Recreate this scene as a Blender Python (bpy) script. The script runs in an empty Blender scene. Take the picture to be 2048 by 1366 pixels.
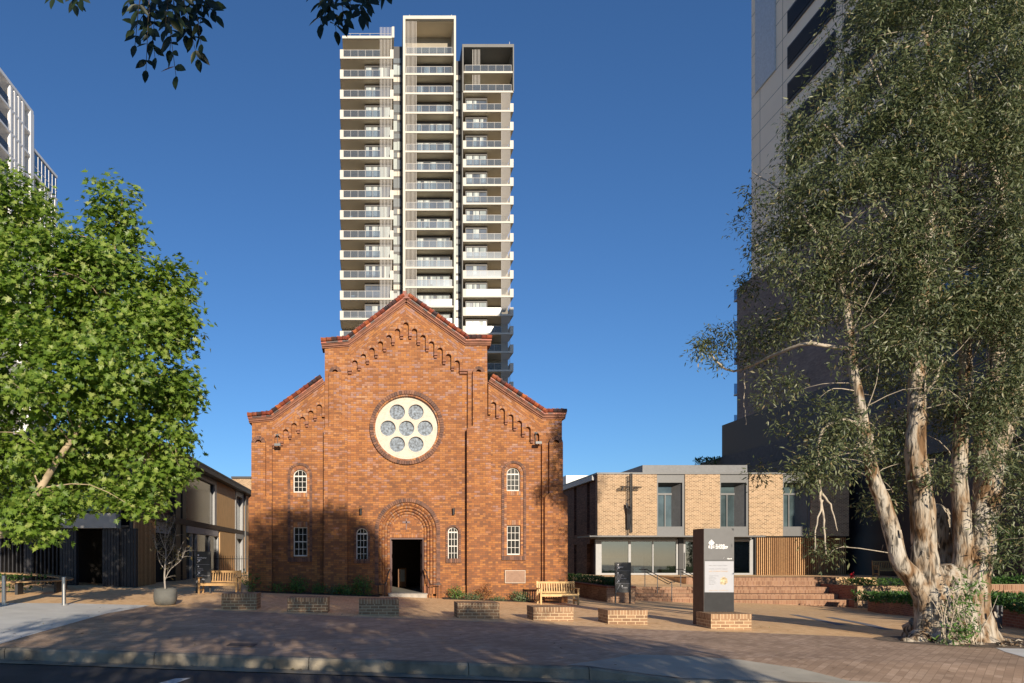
import bpy, math, random
import numpy as np
from mathutils import Vector, noise as mnoise
random.seed(7); RNG = np.random.default_rng(7)
SC = bpy.context.scene
COL = SC.collection
R = math.radians

# ---------------------------------------------------------------- camera, sky, sun
ZC, F, PX0, PY0 = 1.70, 1365.0, 740.0, 1112.0      # eye height, focal length and principal point (photo pixels)
cam = bpy.data.cameras.new('camera'); cam_o = bpy.data.objects.new('camera', cam); COL.objects.link(cam_o)
cam.sensor_width = 36; cam.lens = F / 2048 * 36
cam.shift_x = (1024 - PX0) / 2048; cam.shift_y = (PY0 - 683) / 2048
cam.clip_start = 0.05; cam.clip_end = 3000
cam_o.location = (0, 0, ZC); cam_o.rotation_euler = (R(90), 0, 0)
SC.camera = cam_o
SUN_EL, SUN_AZ = 15.5, 9.3                         # behind the camera, a little to its right
world = bpy.data.worlds.new('World'); SC.world = world; world.use_nodes = True
wn = world.node_tree.nodes; wl = world.node_tree.links
sky = wn.new('ShaderNodeTexSky'); sky.sky_type = 'NISHITA'; sky.sun_disc = False
sky.sun_elevation = R(SUN_EL); sky.sun_rotation = R(180 - SUN_AZ)
sky.air_density = 1.0; sky.dust_density = 0.25; sky.ozone_density = 6.8; sky.altitude = 100
wl.new(sky.outputs[0], wn['Background'].inputs[0]); wn['Background'].inputs[1].default_value = 0.093
sun = bpy.data.lights.new('sun', 'SUN'); sun_o = bpy.data.objects.new('sun', sun); COL.objects.link(sun_o)
sun.energy = 4.6; sun.angle = R(0.53); sun.color = (1.0, 0.86, 0.68)
sd = Vector((math.sin(R(SUN_AZ)) * math.cos(R(SUN_EL)), -math.cos(R(SUN_AZ)) * math.cos(R(SUN_EL)), math.sin(R(SUN_EL))))
sun_o.rotation_euler = sd.to_track_quat('Z', 'Y').to_euler(); sun_o.location = (20, -60, 40)
SC.view_settings.view_transform = 'Standard'; SC.view_settings.look = 'None'
SC.view_settings.exposure = 0.5; SC.view_settings.gamma = 1
SC.render.engine = 'CYCLES'
SC.cycles.max_bounces = 8; SC.cycles.transparent_max_bounces = 16

# ---------------------------------------------------------------- measuring helpers
def slope(y):
    t = min(1, max(0, (y - 20) / 12)); return 0.022 + 0.020 * t
def G(x, y):                                        # height of the paved ground
    return -slope(y) * x if x > -40 else slope(y) * 40
def P(px, py, Y): return ((px - PX0) / F * Y, Y, ZC - (py - PY0) / F * Y)
def gp(px, py):                                     # where a sight line meets the ground
    lo, hi = 3.0, 140.0
    for _ in range(50):
        m = (lo + hi) / 2; x, y, z = P(px, py, m)
        if z > G(x, y): lo = m
        else: hi = m
    x, y, z = P(px, py, lo); return x, y, G(x, y)

# ---------------------------------------------------------------- objects
def tag(o, label=None, cat=None, group=None, kind=None):
    if label: o['label'] = label
    if cat: o['category'] = cat
    if group: o['group'] = group
    if kind: o['kind'] = kind
    return o
def thing(name, loc, label, cat, group=None, rz=0.0):
    o = bpy.data.objects.new(name, None); COL.objects.link(o)
    o.location = loc; o.rotation_euler = (0, 0, rz); o.empty_display_size = 0.2
    return tag(o, label, cat, group)
def copy_tree(o, parent=None):
    c = o.copy(); COL.objects.link(c)
    if parent is not None: c.parent = parent
    for ch in list(o.children): copy_tree(ch, c)
    return c
def origin_of(o):
    v = Vector((0, 0, 0))
    while o is not None: v = v + o.location; o = o.parent
    return v

class MB:
    def __init__(s): s.v = []; s.f = []
    def add(s, vs, fs):
        b = len(s.v); s.v += [tuple(q) for q in vs]; s.f += [tuple(b + i for i in f) for f in fs]
    def box(s, x0, x1, y0, y1, z0, z1):
        if x0 > x1: x0, x1 = x1, x0
        if y0 > y1: y0, y1 = y1, y0
        if z0 > z1: z0, z1 = z1, z0
        s.add([(x0,y0,z0),(x1,y0,z0),(x1,y1,z0),(x0,y1,z0),(x0,y0,z1),(x1,y0,z1),(x1,y1,z1),(x0,y1,z1)],
              [(0,3,2,1),(4,5,6,7),(0,1,5,4),(1,2,6,5),(2,3,7,6),(3,0,4,7)])
    def hexa(s, q):  # 8 points, bottom ring then top ring
        s.add(q, [(0,3,2,1),(4,5,6,7),(0,1,5,4),(1,2,6,5),(2,3,7,6),(3,0,4,7)])
    def quad(s, a, b, c, d): s.add([a, b, c, d], [(0,1,2,3)])
    def beam(s, a, b, w, h=None, up=(0,0,1)):
        h = h or w; a = Vector(a); b = Vector(b); d = (b - a).normalized(); u = Vector(up)
        if abs(d.dot(u)) > 0.98: u = Vector((0,1,0))
        x = d.cross(u).normalized(); y = x.cross(d).normalized(); q = []
        for p in (a, b):
            for sx, sy in ((-1,-1),(1,-1),(1,1),(-1,1)): q.append(p + x*(sx*w/2) + y*(sy*h/2))
        s.hexa(q)
    def tube(s, pts, rad, n=8, cap=True):
        pts = [Vector(p) for p in pts]
        if not hasattr(rad, '__len__'): rad = [rad] * len(pts)
        ring = []; ref = None
        for i, p in enumerate(pts):
            d = (pts[min(i+1, len(pts)-1)] - pts[max(i-1, 0)])
            d = d.normalized() if d.length > 1e-9 else Vector((0,0,1))
            if ref is None:
                ref = d.orthogonal().normalized()
            ref = (ref - d * ref.dot(d)); ref = ref.normalized() if ref.length > 1e-6 else d.orthogonal().normalized()
            bn = d.cross(ref)
            ring.append([p + (ref*math.cos(2*math.pi*k/n) + bn*math.sin(2*math.pi*k/n))*rad[i] for k in range(n)])
        vs = [q for r_ in ring for q in r_]; fs = []
        for i in range(len(pts)-1):
            for k in range(n):
                k2 = (k+1) % n; fs.append((i*n+k, i*n+k2, (i+1)*n+k2, (i+1)*n+k))
        if cap:
            fs.append(tuple(reversed(range(n)))); fs.append(tuple((len(pts)-1)*n + k for k in range(n)))
        s.add(vs, fs)
    def cyl(s, x, y, z0, z1, r, n=20, r1=None): s.tube([(x,y,z0),(x,y,z1)], [r, r if r1 is None else r1], n)
    def lathe(s, x, y, prof, n=32):
        vs = []; fs = []
        for r_, z in prof:
            for k in range(n):
                a = 2*math.pi*k/n; vs.append((x + r_*math.cos(a), y + r_*math.sin(a), z))
        for i in range(len(prof)-1):
            for k in range(n):
                k2 = (k+1) % n; fs.append((i*n+k, i*n+k2, (i+1)*n+k2, (i+1)*n+k))
        s.add(vs, fs)
    def prism_y(s, poly, y0, y1):   # simple convex-ish polygon in x,z extruded along y
        n = len(poly); vs = [(x, y0, z) for x, z in poly] + [(x, y1, z) for x, z in poly]
        fs = [tuple(range(n)), tuple(reversed(range(n, 2*n)))] + [(i, n+i, n+(i+1) % n, (i+1) % n) for i in range(n)]
        s.add(vs, fs)
    def shape(s, loops, y0, y1):    # polygon with holes in x,z extruded along y
        cu = bpy.data.curves.new('t', 'CURVE'); cu.dimensions = '2D'; cu.fill_mode = 'BOTH'; cu.extrude = abs(y1-y0)/2
        for lp in loops:
            sp = cu.splines.new('POLY'); sp.points.add(len(lp)-1); sp.use_cyclic_u = True
            for i, (x, z) in enumerate(lp): sp.points[i].co = (x, z, 0, 1)
        o = bpy.data.objects.new('t', cu); COL.objects.link(o)
        dg = bpy.context.evaluated_depsgraph_get()
        me = bpy.data.meshes.new_from_object(o.evaluated_get(dg)); ym = (y0+y1)/2
        s.add([(v.co.x, ym - v.co.z, v.co.y) for v in me.vertices], [tuple(p.vertices) for p in me.polygons])
        bpy.data.objects.remove(o); bpy.data.curves.remove(cu); bpy.data.meshes.remove(me)
    def build(s, name, mat, parent=None, smooth=False, label=None, fix=False):
        me = bpy.data.meshes.new(name); off = origin_of(parent) if parent is not None else Vector((0,0,0))
        me.from_pydata([(x-off.x, y-off.y, z-off.z) for x, y, z in s.v], [], s.f); me.validate()
        if mat is not None: me.materials.append(mat)
        if smooth: me.polygons.foreach_set('use_smooth', [True]*len(me.polygons))
        if fix:
            import bmesh
            bm = bmesh.new(); bm.from_mesh(me); bmesh.ops.recalc_face_normals(bm, faces=bm.faces); bm.to_mesh(me); bm.free()
        o = bpy.data.objects.new(name, me); COL.objects.link(o)
        if parent is not None: o.parent = parent
        if label: o['label'] = label
        return o
def fast_mesh(name, V, FN, FI, mat, parent=None, smooth=False):
    """V (n,3) array, FN verts per face (constant), FI flat index array."""
    off = origin_of(parent) if parent is not None else Vector((0,0,0))
    V = np.asarray(V, np.float32) - np.array(off, np.float32)
    me = bpy.data.meshes.new(name); nf = len(FI)//FN
    me.vertices.add(len(V)); me.vertices.foreach_set('co', V.ravel())
    me.loops.add(len(FI)); me.loops.foreach_set('vertex_index', np.asarray(FI, np.int32))
    me.polygons.add(nf); me.polygons.foreach_set('loop_start', np.arange(0, nf*FN, FN, dtype=np.int32))
    me.polygons.foreach_set('loop_total', np.full(nf, FN, np.int32))
    me.update(calc_edges=True); me.validate()
    if smooth: me.polygons.foreach_set('use_smooth', [True]*nf)
    me.materials.append(mat)
    o = bpy.data.objects.new(name, me); COL.objects.link(o)
    if parent is not None: o.parent = parent
    return o
def catmull(pts, k=6):
    pts = [Vector(p) for p in pts]; out = []
    for i in range(len(pts)-1):
        a = pts[max(i-1,0)]; b = pts[i]; c = pts[i+1]; d = pts[min(i+2,len(pts)-1)]
        for j in range(k):
            t = j/k; out.append(0.5*((2*b)+(c-a)*t+(2*a-5*b+4*c-d)*t*t+(3*b-a-3*c+d)*t**3))
    out.append(pts[-1]); return out
def lerp_list(vals, n):
    return list(np.interp(np.linspace(0, len(vals)-1, n), range(len(vals)), vals))

# ---------------------------------------------------------------- materials
def new_mat(name):
    m = bpy.data.materials.new(name); m.use_nodes = True; return m, m.node_tree.nodes, m.node_tree.links, m.node_tree.nodes['Principled BSDF']
def c4(c): return (c[0], c[1], c[2], 1)
def mk(name, c, rough=0.6, metal=0.0, var=0.12, scale=6.0, bump=0.0, bscale=40.0, spec=0.5, stretch=None):
    m, n, l, b = new_mat(name)
    b.inputs['Roughness'].default_value = rough; b.inputs['Metallic'].default_value = metal
    b.inputs['Specular IOR Level'].default_value = spec
    g = n.new('ShaderNodeNewGeometry'); src = g.outputs['Position']
    if stretch:
        mp = n.new('ShaderNodeVectorMath'); mp.operation = 'MULTIPLY'; mp.inputs[1].default_value = stretch
        l.new(src, mp.inputs[0]); src = mp.outputs[0]
    t = n.new('ShaderNodeTexNoise'); t.inputs['Scale'].default_value = scale; t.inputs['Detail'].default_value = 6
    l.new(src, t.inputs['Vector'])
    mx = n.new('ShaderNodeMix'); mx.data_type = 'RGBA'
    mx.inputs['A'].default_value = c4([x*(1-var) for x in c]); mx.inputs['B'].default_value = c4([min(1, x*(1+var)) for x in c])
    rp = n.new('ShaderNodeMapRange'); rp.inputs[1].default_value = 0.3; rp.inputs[2].default_value = 0.7
    l.new(t.outputs[0], rp.inputs[0]); l.new(rp.outputs[0], mx.inputs[0]); l.new(mx.outputs['Result'], b.inputs['Base Color'])
    if bump:
        t2 = n.new('ShaderNodeTexNoise'); t2.inputs['Scale'].default_value = bscale; t2.inputs['Detail'].default_value = 5
        l.new(src, t2.inputs['Vector']); bp = n.new('ShaderNodeBump'); bp.inputs['Strength'].default_value = bump
        bp.inputs['Distance'].default_value = 0.02
        l.new(t2.outputs[0], bp.inputs['Height']); l.new(bp.outputs[0], b.inputs['Normal'])
    return m
def island_mat(name, cols, rough=0.6, var=0.25, scale=9.0, spec=0.4):
    """colour picked per loose piece (bricks of an arch, tiles, leaves)"""
    m, n, l, b = new_mat(name); b.inputs['Roughness'].default_value = rough; b.inputs['Specular IOR Level'].default_value = spec
    g = n.new('ShaderNodeNewGeometry'); cr = n.new('ShaderNodeValToRGB'); ramp(cr, cols)
    l.new(g.outputs['Random Per Island'], cr.inputs[0])
    t = n.new('ShaderNodeTexNoise'); t.inputs['Scale'].default_value = scale; t.inputs['Detail'].default_value = 5
    l.new(g.outputs['Position'], t.inputs['Vector'])
    mr = n.new('ShaderNodeMapRange'); mr.inputs[1].default_value = .3; mr.inputs[2].default_value = .7
    mr.inputs[3].default_value = 1-var; mr.inputs[4].default_value = 1+var
    l.new(t.outputs[0], mr.inputs[0])
    mu = n.new('ShaderNodeVectorMath'); mu.operation = 'SCALE'
    l.new(cr.outputs[0], mu.inputs[0]); l.new(mr.outputs[0], mu.inputs['Scale']); l.new(mu.outputs[0], b.inputs['Base Color'])
    return m
def ramp(cr, cols, const=False):
    e = cr.color_ramp
    while len(e.elements) > 1: e.elements.remove(e.elements[-1])
    e.interpolation = 'CONSTANT' if const else 'LINEAR'
    for i, (p, c) in enumerate(cols):
        el = e.elements[0] if i == 0 else e.elements.new(p)
        el.position = p; el.color = c4(c)
def brick_mat(name, cols, mortar, bw=0.24, bh=0.086, mj=0.010, rot=0.0, header_row=0, stack=False, rough=0.75, bump=0.35,
              flatmap=False, stain=0.2, rotz=0.0, zshift=None, patch=.5, streak=0.0):
    m, n, l, b = new_mat(name); b.inputs['Roughness'].default_value = rough; b.inputs['Specular IOR Level'].default_value = 0.35
    def M(op, a, c=None, d=None):
        x = n.new('ShaderNodeMath'); x.operation = op
        for i, q in enumerate((a, c, d)):
            if q is None: continue
            if isinstance(q, (int, float)): x.inputs[i].default_value = q
            else: l.new(q, x.inputs[i])
        return x.outputs[0]
    g = n.new('ShaderNodeNewGeometry'); sp = n.new('ShaderNodeSeparateXYZ'); l.new(g.outputs['Position'], sp.inputs[0])
    X, Y, Z = sp.outputs
    if flatmap:
        cz, sz = math.cos(rotz), math.sin(rotz)
        U = M('ADD', M('MULTIPLY', X, cz), M('MULTIPLY', Y, sz)); Vv = M('SUBTRACT', M('MULTIPLY', Y, cz), M('MULTIPLY', X, sz))
    else:
        nn = n.new('ShaderNodeSeparateXYZ'); l.new(g.outputs['True Normal'], nn.inputs[0])
        sx = M('GREATER_THAN', M('ABSOLUTE', nn.outputs[0]), 0.7); sz_ = M('GREATER_THAN', M('ABSOLUTE', nn.outputs[2]), 0.7)
        U = M('ADD', M('MULTIPLY', X, M('SUBTRACT', 1.0, sx)), M('MULTIPLY', Y, sx))
        Vv = M('ADD', M('MULTIPLY', Z, M('SUBTRACT', 1.0, sz_)), M('MULTIPLY', Y, sz_))
        if rot:
            cz, sz = math.cos(rot), math.sin(rot)
            U, Vv = M('ADD', M('MULTIPLY', U, cz), M('MULTIPLY', Vv, sz)), M('SUBTRACT', M('MULTIPLY', Vv, cz), M('MULTIPLY', U, sz))
    v = M('DIVIDE', Vv, bh); row = M('FLOOR', v); fv = M('FRACT', v)
    per = M('DIVIDE', U, bw)
    if header_row:
        isr = M('LESS_THAN', M('MODULO', M('ADD', row, 4000.0), float(header_row)), 0.5)
        per = M('MULTIPLY', per, M('ADD', 1.0, isr)); mu_ = M('MULTIPLY', mj/bw, M('ADD', 1.0, isr))
    else: mu_ = mj/bw
    if not stack: per = M('ADD', per, M('MULTIPLY', 0.5, M('MODULO', M('ADD', row, 4000.0), 2.0)))
    colu = M('FLOOR', per); fu = M('FRACT', per)
    mort = M('MAXIMUM', M('LESS_THAN', fu, mu_), M('LESS_THAN', fv, mj/bh))
    cb = n.new('ShaderNodeCombineXYZ'); l.new(colu, cb.inputs[0]); l.new(row, cb.inputs[1])
    w = n.new('ShaderNodeTexWhiteNoise'); w.noise_dimensions = '3D'; l.new(cb.outputs[0], w.inputs['Vector'])
    # patches of like bricks
    t0 = n.new('ShaderNodeTexNoise'); t0.inputs['Scale'].default_value = 1.1; t0.inputs['Detail'].default_value = 2
    l.new(g.outputs['Position'], t0.inputs['Vector'])
    idx = M('ADD', M('MULTIPLY', w.outputs['Value'], 0.86), M('MULTIPLY', M('SUBTRACT', t0.outputs[0], 0.36), patch))
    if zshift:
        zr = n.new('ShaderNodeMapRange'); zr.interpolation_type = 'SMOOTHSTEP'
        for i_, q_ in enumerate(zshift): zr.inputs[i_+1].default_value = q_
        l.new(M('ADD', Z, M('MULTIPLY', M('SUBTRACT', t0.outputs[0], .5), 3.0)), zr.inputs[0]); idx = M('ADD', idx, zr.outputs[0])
    cr = n.new('ShaderNodeValToRGB'); ramp(cr, cols); l.new(idx, cr.inputs[0])
    t1 = n.new('ShaderNodeTexNoise'); t1.inputs['Scale'].default_value = 45; t1.inputs['Detail'].default_value = 4
    l.new(g.outputs['Position'], t1.inputs['Vector'])
    t2 = n.new('ShaderNodeTexNoise'); t2.inputs['Scale'].default_value = 0.55; t2.inputs['Detail'].default_value = 5
    l.new(g.outputs['Position'], t2.inputs['Vector'])
    if streak:
        sv = n.new('ShaderNodeVectorMath'); sv.operation = 'MULTIPLY'; sv.inputs[1].default_value = (2.6, 2.6, .16); l.new(g.outputs['Position'], sv.inputs[0])
        t3 = n.new('ShaderNodeTexNoise'); t3.inputs['Scale'].default_value = 1.0; t3.inputs['Detail'].default_value = 4; l.new(sv.outputs[0], t3.inputs['Vector'])
        sk = M('MULTIPLY', M('SUBTRACT', t3.outputs[0], .52), streak)
    else: sk = 0.0
    k = M('ADD', M('MULTIPLY', M('SUBTRACT', t1.outputs[0], .5), 0.5), M('ADD', M('ADD', 1.0, sk), M('MULTIPLY', M('SUBTRACT', t2.outputs[0], .5), stain*3)))
    mx = n.new('ShaderNodeMix'); mx.data_type = 'RGBA'; l.new(mort, mx.inputs[0]); l.new(cr.outputs[0], mx.inputs['A']); mx.inputs['B'].default_value = c4(mortar)
    sc_ = n.new('ShaderNodeVectorMath'); sc_.operation = 'SCALE'; l.new(mx.outputs['Result'], sc_.inputs[0]); l.new(k, sc_.inputs['Scale'])
    l.new(sc_.outputs[0], b.inputs['Base Color'])
    bp = n.new('ShaderNodeBump'); bp.inputs['Strength'].default_value = bump; bp.inputs['Distance'].default_value = 0.012
    h = M('ADD', M('SUBTRACT', 1.0, mort), M('MULTIPLY', M('ADD', t1.outputs[0], w.outputs['Value']), 0.35))
    l.new(h, bp.inputs['Height']); l.new(bp.outputs[0], b.inputs['Normal'])
    return m
def glass_mat(name, tint=(0.75, 0.85, 0.88), refl=0.25, rough=0.02, trans=0.8, milk=0.0):
    m, n, l, b = new_mat(name); n.remove(b)
    out = n['Material Output']; tr = n.new('ShaderNodeBsdfTransparent'); tr.inputs[0].default_value = c4([x*trans for x in tint])
    gl = n.new('ShaderNodeBsdfGlossy'); gl.inputs[0].default_value = (0.9, 0.93, 0.95, 1); gl.inputs['Roughness'].default_value = rough
    fr = n.new('ShaderNodeFresnel'); fr.inputs[0].default_value = 1.5
    ad = n.new('ShaderNodeMath'); ad.operation = 'ADD'; ad.use_clamp = True; ad.inputs[1].default_value = refl; l.new(fr.outputs[0], ad.inputs[0])
    g = n.new('ShaderNodeNewGeometry'); t = n.new('ShaderNodeTexNoise'); t.inputs['Scale'].default_value = 1.3; l.new(g.outputs['Position'], t.inputs['Vector'])
    bp = n.new('ShaderNodeBump'); bp.inputs['Strength'].default_value = 0.03; l.new(t.outputs[0], bp.inputs['Height']); l.new(bp.outputs[0], gl.inputs['Normal'])
    mx = n.new('ShaderNodeMixShader'); l.new(ad.outputs[0], mx.inputs[0]); l.new(tr.outputs[0], mx.inputs[1]); l.new(gl.outputs[0], mx.inputs[2])
    if milk:
        df = n.new('ShaderNodeBsdfDiffuse'); df.inputs[0].default_value = (.75,.8,.82,1); m2 = n.new('ShaderNodeMixShader'); m2.inputs[0].default_value = milk
        l.new(mx.outputs[0], m2.inputs[1]); l.new(df.outputs[0], m2.inputs[2]); mx = m2
    l.new(mx.outputs[0], out.inputs[0]); return m
def leaf_mat(name, cols, trans=0.35, rough=0.45, spec=0.4):
    m, n, l, b = new_mat(name); b.inputs['Roughness'].default_value = rough; b.inputs['Specular IOR Level'].default_value = spec
    g = n.new('ShaderNodeNewGeometry'); cr = n.new('ShaderNodeValToRGB'); ramp(cr, cols); l.new(g.outputs['Random Per Island'], cr.inputs[0])
    l.new(cr.outputs[0], b.inputs['Base Color'])
    tl = n.new('ShaderNodeBsdfTranslucent'); hs = n.new('ShaderNodeHueSaturation'); hs.inputs['Value'].default_value = 1.5; hs.inputs['Saturation'].default_value = 1.15
    l.new(cr.outputs[0], hs.inputs['Color']); l.new(hs.outputs[0], tl.inputs[0])
    mx = n.new('ShaderNodeMixShader'); mx.inputs[0].default_value = trans
    l.new(b.outputs[0], mx.inputs[1]); l.new(tl.outputs[0], mx.inputs[2]); l.new(mx.outputs[0], n['Material Output'].inputs[0]); return m
def text_mesh(s, size, loc, mat, parent, name='lettering', align='LEFT', bold=0.0, rz=0.0, depth=0.004, width=None):
    cu = bpy.data.curves.new('t', 'FONT'); cu.body = s; cu.size = size; cu.align_x = align; cu.extrude = depth/2; cu.offset = bold
    o = bpy.data.objects.new('t', cu); COL.objects.link(o)
    me = bpy.data.meshes.new_from_object(o.evaluated_get(bpy.context.evaluated_depsgraph_get()))
    me.name = name; k = 1.0
    if width:
        xs = [v.co.x for v in me.vertices]; k = width/max(1e-6, max(xs)-min(xs))
    off = origin_of(parent)
    for v in me.vertices:
        x, y, z = v.co.x*k, v.co.y, v.co.z
        v.co = (x*math.cos(rz) + loc[0]-off.x + z*math.sin(rz), -z*math.cos(rz) + x*math.sin(rz) + loc[1]-off.y, y + loc[2]-off.z)
    me.materials.append(mat); me.update()
    t = bpy.data.objects.new(name, me); COL.objects.link(t); t.parent = parent
    bpy.data.objects.remove(o); bpy.data.curves.remove(cu); return t
# ---------------------------------------------------------------- shared materials
CH = [(0.0, (0.19, 0.076, 0.033)), (0.14, (0.234, 0.089, 0.033)), (0.3, (0.284, 0.105, 0.034)), (0.48, (0.338, 0.132, 0.039)), (0.62, (0.385, 0.159, 0.046)), (0.72, (0.328, 0.138, 0.058)), (0.8, (0.29, 0.154, 0.122)), (0.86, (0.404, 0.182, 0.067)), (0.93, (0.271, 0.157, 0.147)), (1.0, (0.442, 0.236, 0.118))]
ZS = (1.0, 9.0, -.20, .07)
MORT = (.13,.075,.045)
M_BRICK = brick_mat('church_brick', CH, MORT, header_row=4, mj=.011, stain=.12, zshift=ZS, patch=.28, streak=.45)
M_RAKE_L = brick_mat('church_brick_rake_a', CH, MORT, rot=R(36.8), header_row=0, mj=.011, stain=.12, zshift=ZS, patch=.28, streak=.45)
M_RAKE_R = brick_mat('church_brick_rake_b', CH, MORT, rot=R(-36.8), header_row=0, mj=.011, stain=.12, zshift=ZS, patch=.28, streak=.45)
M_SOLDIER = brick_mat('church_soldier_brick', CH, MORT, bw=.086, bh=.24, mj=.010, stack=True)
VS = [(0,(.15,.062,.036)),(.25,(.25,.092,.038)),(.5,(.35,.14,.046)),(.75,(.43,.19,.06)),(.9,(.30,.15,.08)),(1,(.27,.18,.14))]
M_VOUS = island_mat('arch_bricks', VS, rough=.7)
M_VOUSD = island_mat('dark_arch_bricks', [(0,(.085,.045,.035)),(.5,(.15,.07,.045)),(1,(.22,.10,.055))], rough=.7)
M_MORT = mk('mortar', (.16,.10,.07), rough=.9)
M_TILE = island_mat('terracotta_tiles', [(0,(.03,.018,.02)),(.22,(.05,.022,.02)),(.26,(.15,.030,.016)),(.6,(.24,.048,.018)),(.88,(.33,.09,.022)),(1,(.18,.055,.035))], rough=.5, var=.4, scale=6)
M_MOULD = mk('moulded_brick', (.22,.085,.045), rough=.7, var=.3, scale=4)
M_STONE = mk('cream_stone', (.58,.52,.43), rough=.85, var=.10, scale=7, bump=.3, bscale=45)
M_STEP = mk('grey_step_stone', (.34,.31,.27), rough=.8, var=.15)
M_WHITEPAINT = mk('white_paint', (.58,.56,.51), rough=.5, var=.05)
M_PANE = glass_mat('old_window_glass', (.42,.42,.36), refl=-.03, rough=.3, trans=.7)
M_ROSEGLASS = mk('obscure_rose_glass', (.15,.185,.225), rough=.5, var=.75, scale=11, bump=.15, bscale=30, spec=.25)
M_DARK = mk('dark_interior', (.012,.010,.009), rough=.9)
M_DOORWOOD = mk('dark_red_door_wood', (.07,.018,.012), rough=.5)
M_BLACKM = mk('black_metal', (.018,.018,.020), rough=.45)
M_CHAR = mk('charcoal_metal', (.026,.027,.030), rough=.5)
M_GREYM = mk('grey_metal_panel', (.115,.12,.125), rough=.45, var=.06)
M_LGREY = mk('light_grey_aluminium', (.30,.31,.32), rough=.4, var=.05)
M_STEEL = mk('brushed_steel', (.55,.54,.52), rough=.28, metal=1.0, var=.06, stretch=(40,40,1))
M_CREAMB = brick_mat('cream_brick', [(0,(.16,.10,.055)),(.25,(.25,.155,.085)),(.6,(.31,.20,.115)),(.85,(.36,.235,.14)),(1,(.27,.15,.09))], (.58,.45,.30), mj=.022, stain=.04, patch=.0, bump=.12)
M_BROWNB = brick_mat('brown_shaded_brick', [(0,(.08,.045,.032)),(.4,(.13,.07,.045)),(.8,(.19,.10,.06)),(1,(.24,.13,.08))], (.15,.10,.075), mj=.012)
M_BLOCKB = brick_mat('block_seat_brick', [(0,(.18,.105,.06)),(.5,(.26,.155,.085)),(1,(.33,.205,.115))], (.52,.40,.25), mj=.016, bh=.086)
M_BLOCKS = brick_mat('block_seat_rowlock', [(0,(.19,.11,.062)),(.5,(.27,.16,.088)),(1,(.34,.21,.12))], (.50,.39,.25), bw=.086, bh=.30, mj=.014, stack=True)
M_REDB = brick_mat('red_step_brick', [(0,(.15,.07,.040)),(.4,(.22,.11,.062)),(.8,(.28,.155,.09)),(1,(.24,.13,.09))], (.42,.29,.19), bw=.086, bh=.24, mj=.012, stain=.15)
M_REDW = brick_mat('red_wall_brick', [(0,(.16,.05,.035)),(.5,(.24,.08,.05)),(1,(.32,.12,.07))], (.30,.22,.17), mj=.012)
M_TIMBER = island_mat('timber_slats', [(0,(.30,.155,.065)),(.5,(.40,.225,.10)),(1,(.47,.29,.14))], rough=.6, var=.2)
M_TIMBERP = mk('timber_cladding', (.66,.42,.20), rough=.6, var=.22, scale=3, stretch=(9,9,.6))
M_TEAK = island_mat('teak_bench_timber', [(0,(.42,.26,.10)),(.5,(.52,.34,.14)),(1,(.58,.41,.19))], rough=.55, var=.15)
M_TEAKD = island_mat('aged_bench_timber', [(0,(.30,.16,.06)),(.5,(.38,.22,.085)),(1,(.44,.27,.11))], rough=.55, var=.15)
M_CONC = mk('concrete', (.40,.39,.36), rough=.85, var=.12, scale=2.5, bump=.15, bscale=60)
M_SIGNW = mk('white_sign_lettering', (.85,.85,.85), rough=.6, var=.02)
M_SIGNG = mk('grey_sign_lettering', (.40,.40,.42), rough=.6, var=.02)
M_GLASSB = glass_mat('blue_grey_glass', (.55,.62,.64), refl=.12, trans=.8)
M_GLASSD = glass_mat('dark_glass', (.30,.34,.36), refl=.12, trans=.7)
M_SOIL = mk('garden_soil', (.045,.032,.022), rough=.95, var=.4, scale=14, bump=.6, bscale=20)
# ---------------------------------------------------------------- ground, road, paving
def kerb_y(x): return 11.14 - 0.0731*x
_bp = [gp(*q) for q in ((300,1213),(443,1221),(522,1224),(720,1233.5),(1000,1243.5),(1150,1251),(1300,1259),(1500,1265),(1700,1273),(1850,1281),(1940,1288))]
_bx = [-60, -14.6] + [q[0] for q in _bp] + [18, 60]
_by = [_bp[0][1]+.4, _bp[0][1]+.4] + [q[1] for q in _bp] + [15.6, 15.0]
def block_y(x): return float(np.interp(x, _bx, _by))
def sheet(name, xs, ya, yb, ny, zf, mat, label=None):
    V = []; FI = []; nx = len(xs)
    for x in xs:
        a, b_ = ya(x), yb(x)
        for j in range(ny+1):
            y = a + (b_-a)*j/ny; V.append((x, y, zf(x, y)))
    for i in range(nx-1):
        for j in range(ny):
            p = i*(ny+1)+j; FI += [p, p+ny+1, p+ny+2, p+1]
    o = fast_mesh(name, V, 4, FI, mat, smooth=True); tag(o, kind='structure'); return o
M_GROUND = mk('far_ground', (.16,.14,.11), rough=.95, var=.3, scale=.5)
M_PLAZA = brick_mat('tan_paving', [(0,(.70,.435,.215)),(.4,(.80,.52,.265)),(.8,(.87,.59,.32)),(1,(.76,.49,.265))], (.62,.405,.225), bw=.23, bh=.114, mj=.007, flatmap=True, rotz=R(90), bump=.15, stain=.10)
M_FOOT = brick_mat('brown_paving', [(0,(.34,.235,.16)),(.4,(.41,.285,.195)),(.8,(.47,.335,.235)),(1,(.52,.375,.27))], (.26,.18,.12), bw=.23, bh=.115, mj=.008, flatmap=True, rotz=R(45), bump=.2, stain=.30)
M_ASPH = mk('asphalt', (.056,.052,.052), rough=.85, var=.35, scale=1.2, bump=.5, bscale=160)
M_KERB = mk('weathered_kerb_concrete', (.23,.20,.15), rough=.9, var=.5, scale=2.2, bump=.3, bscale=50)
M_DRIVE = mk('pale_concrete_drive', (.62,.62,.60), rough=.85, var=.10, scale=1.5, bump=.15, bscale=70)
M_PAINT = mk('worn_road_paint', (.55,.55,.53), rough=.7, var=.4, scale=16)
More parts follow.
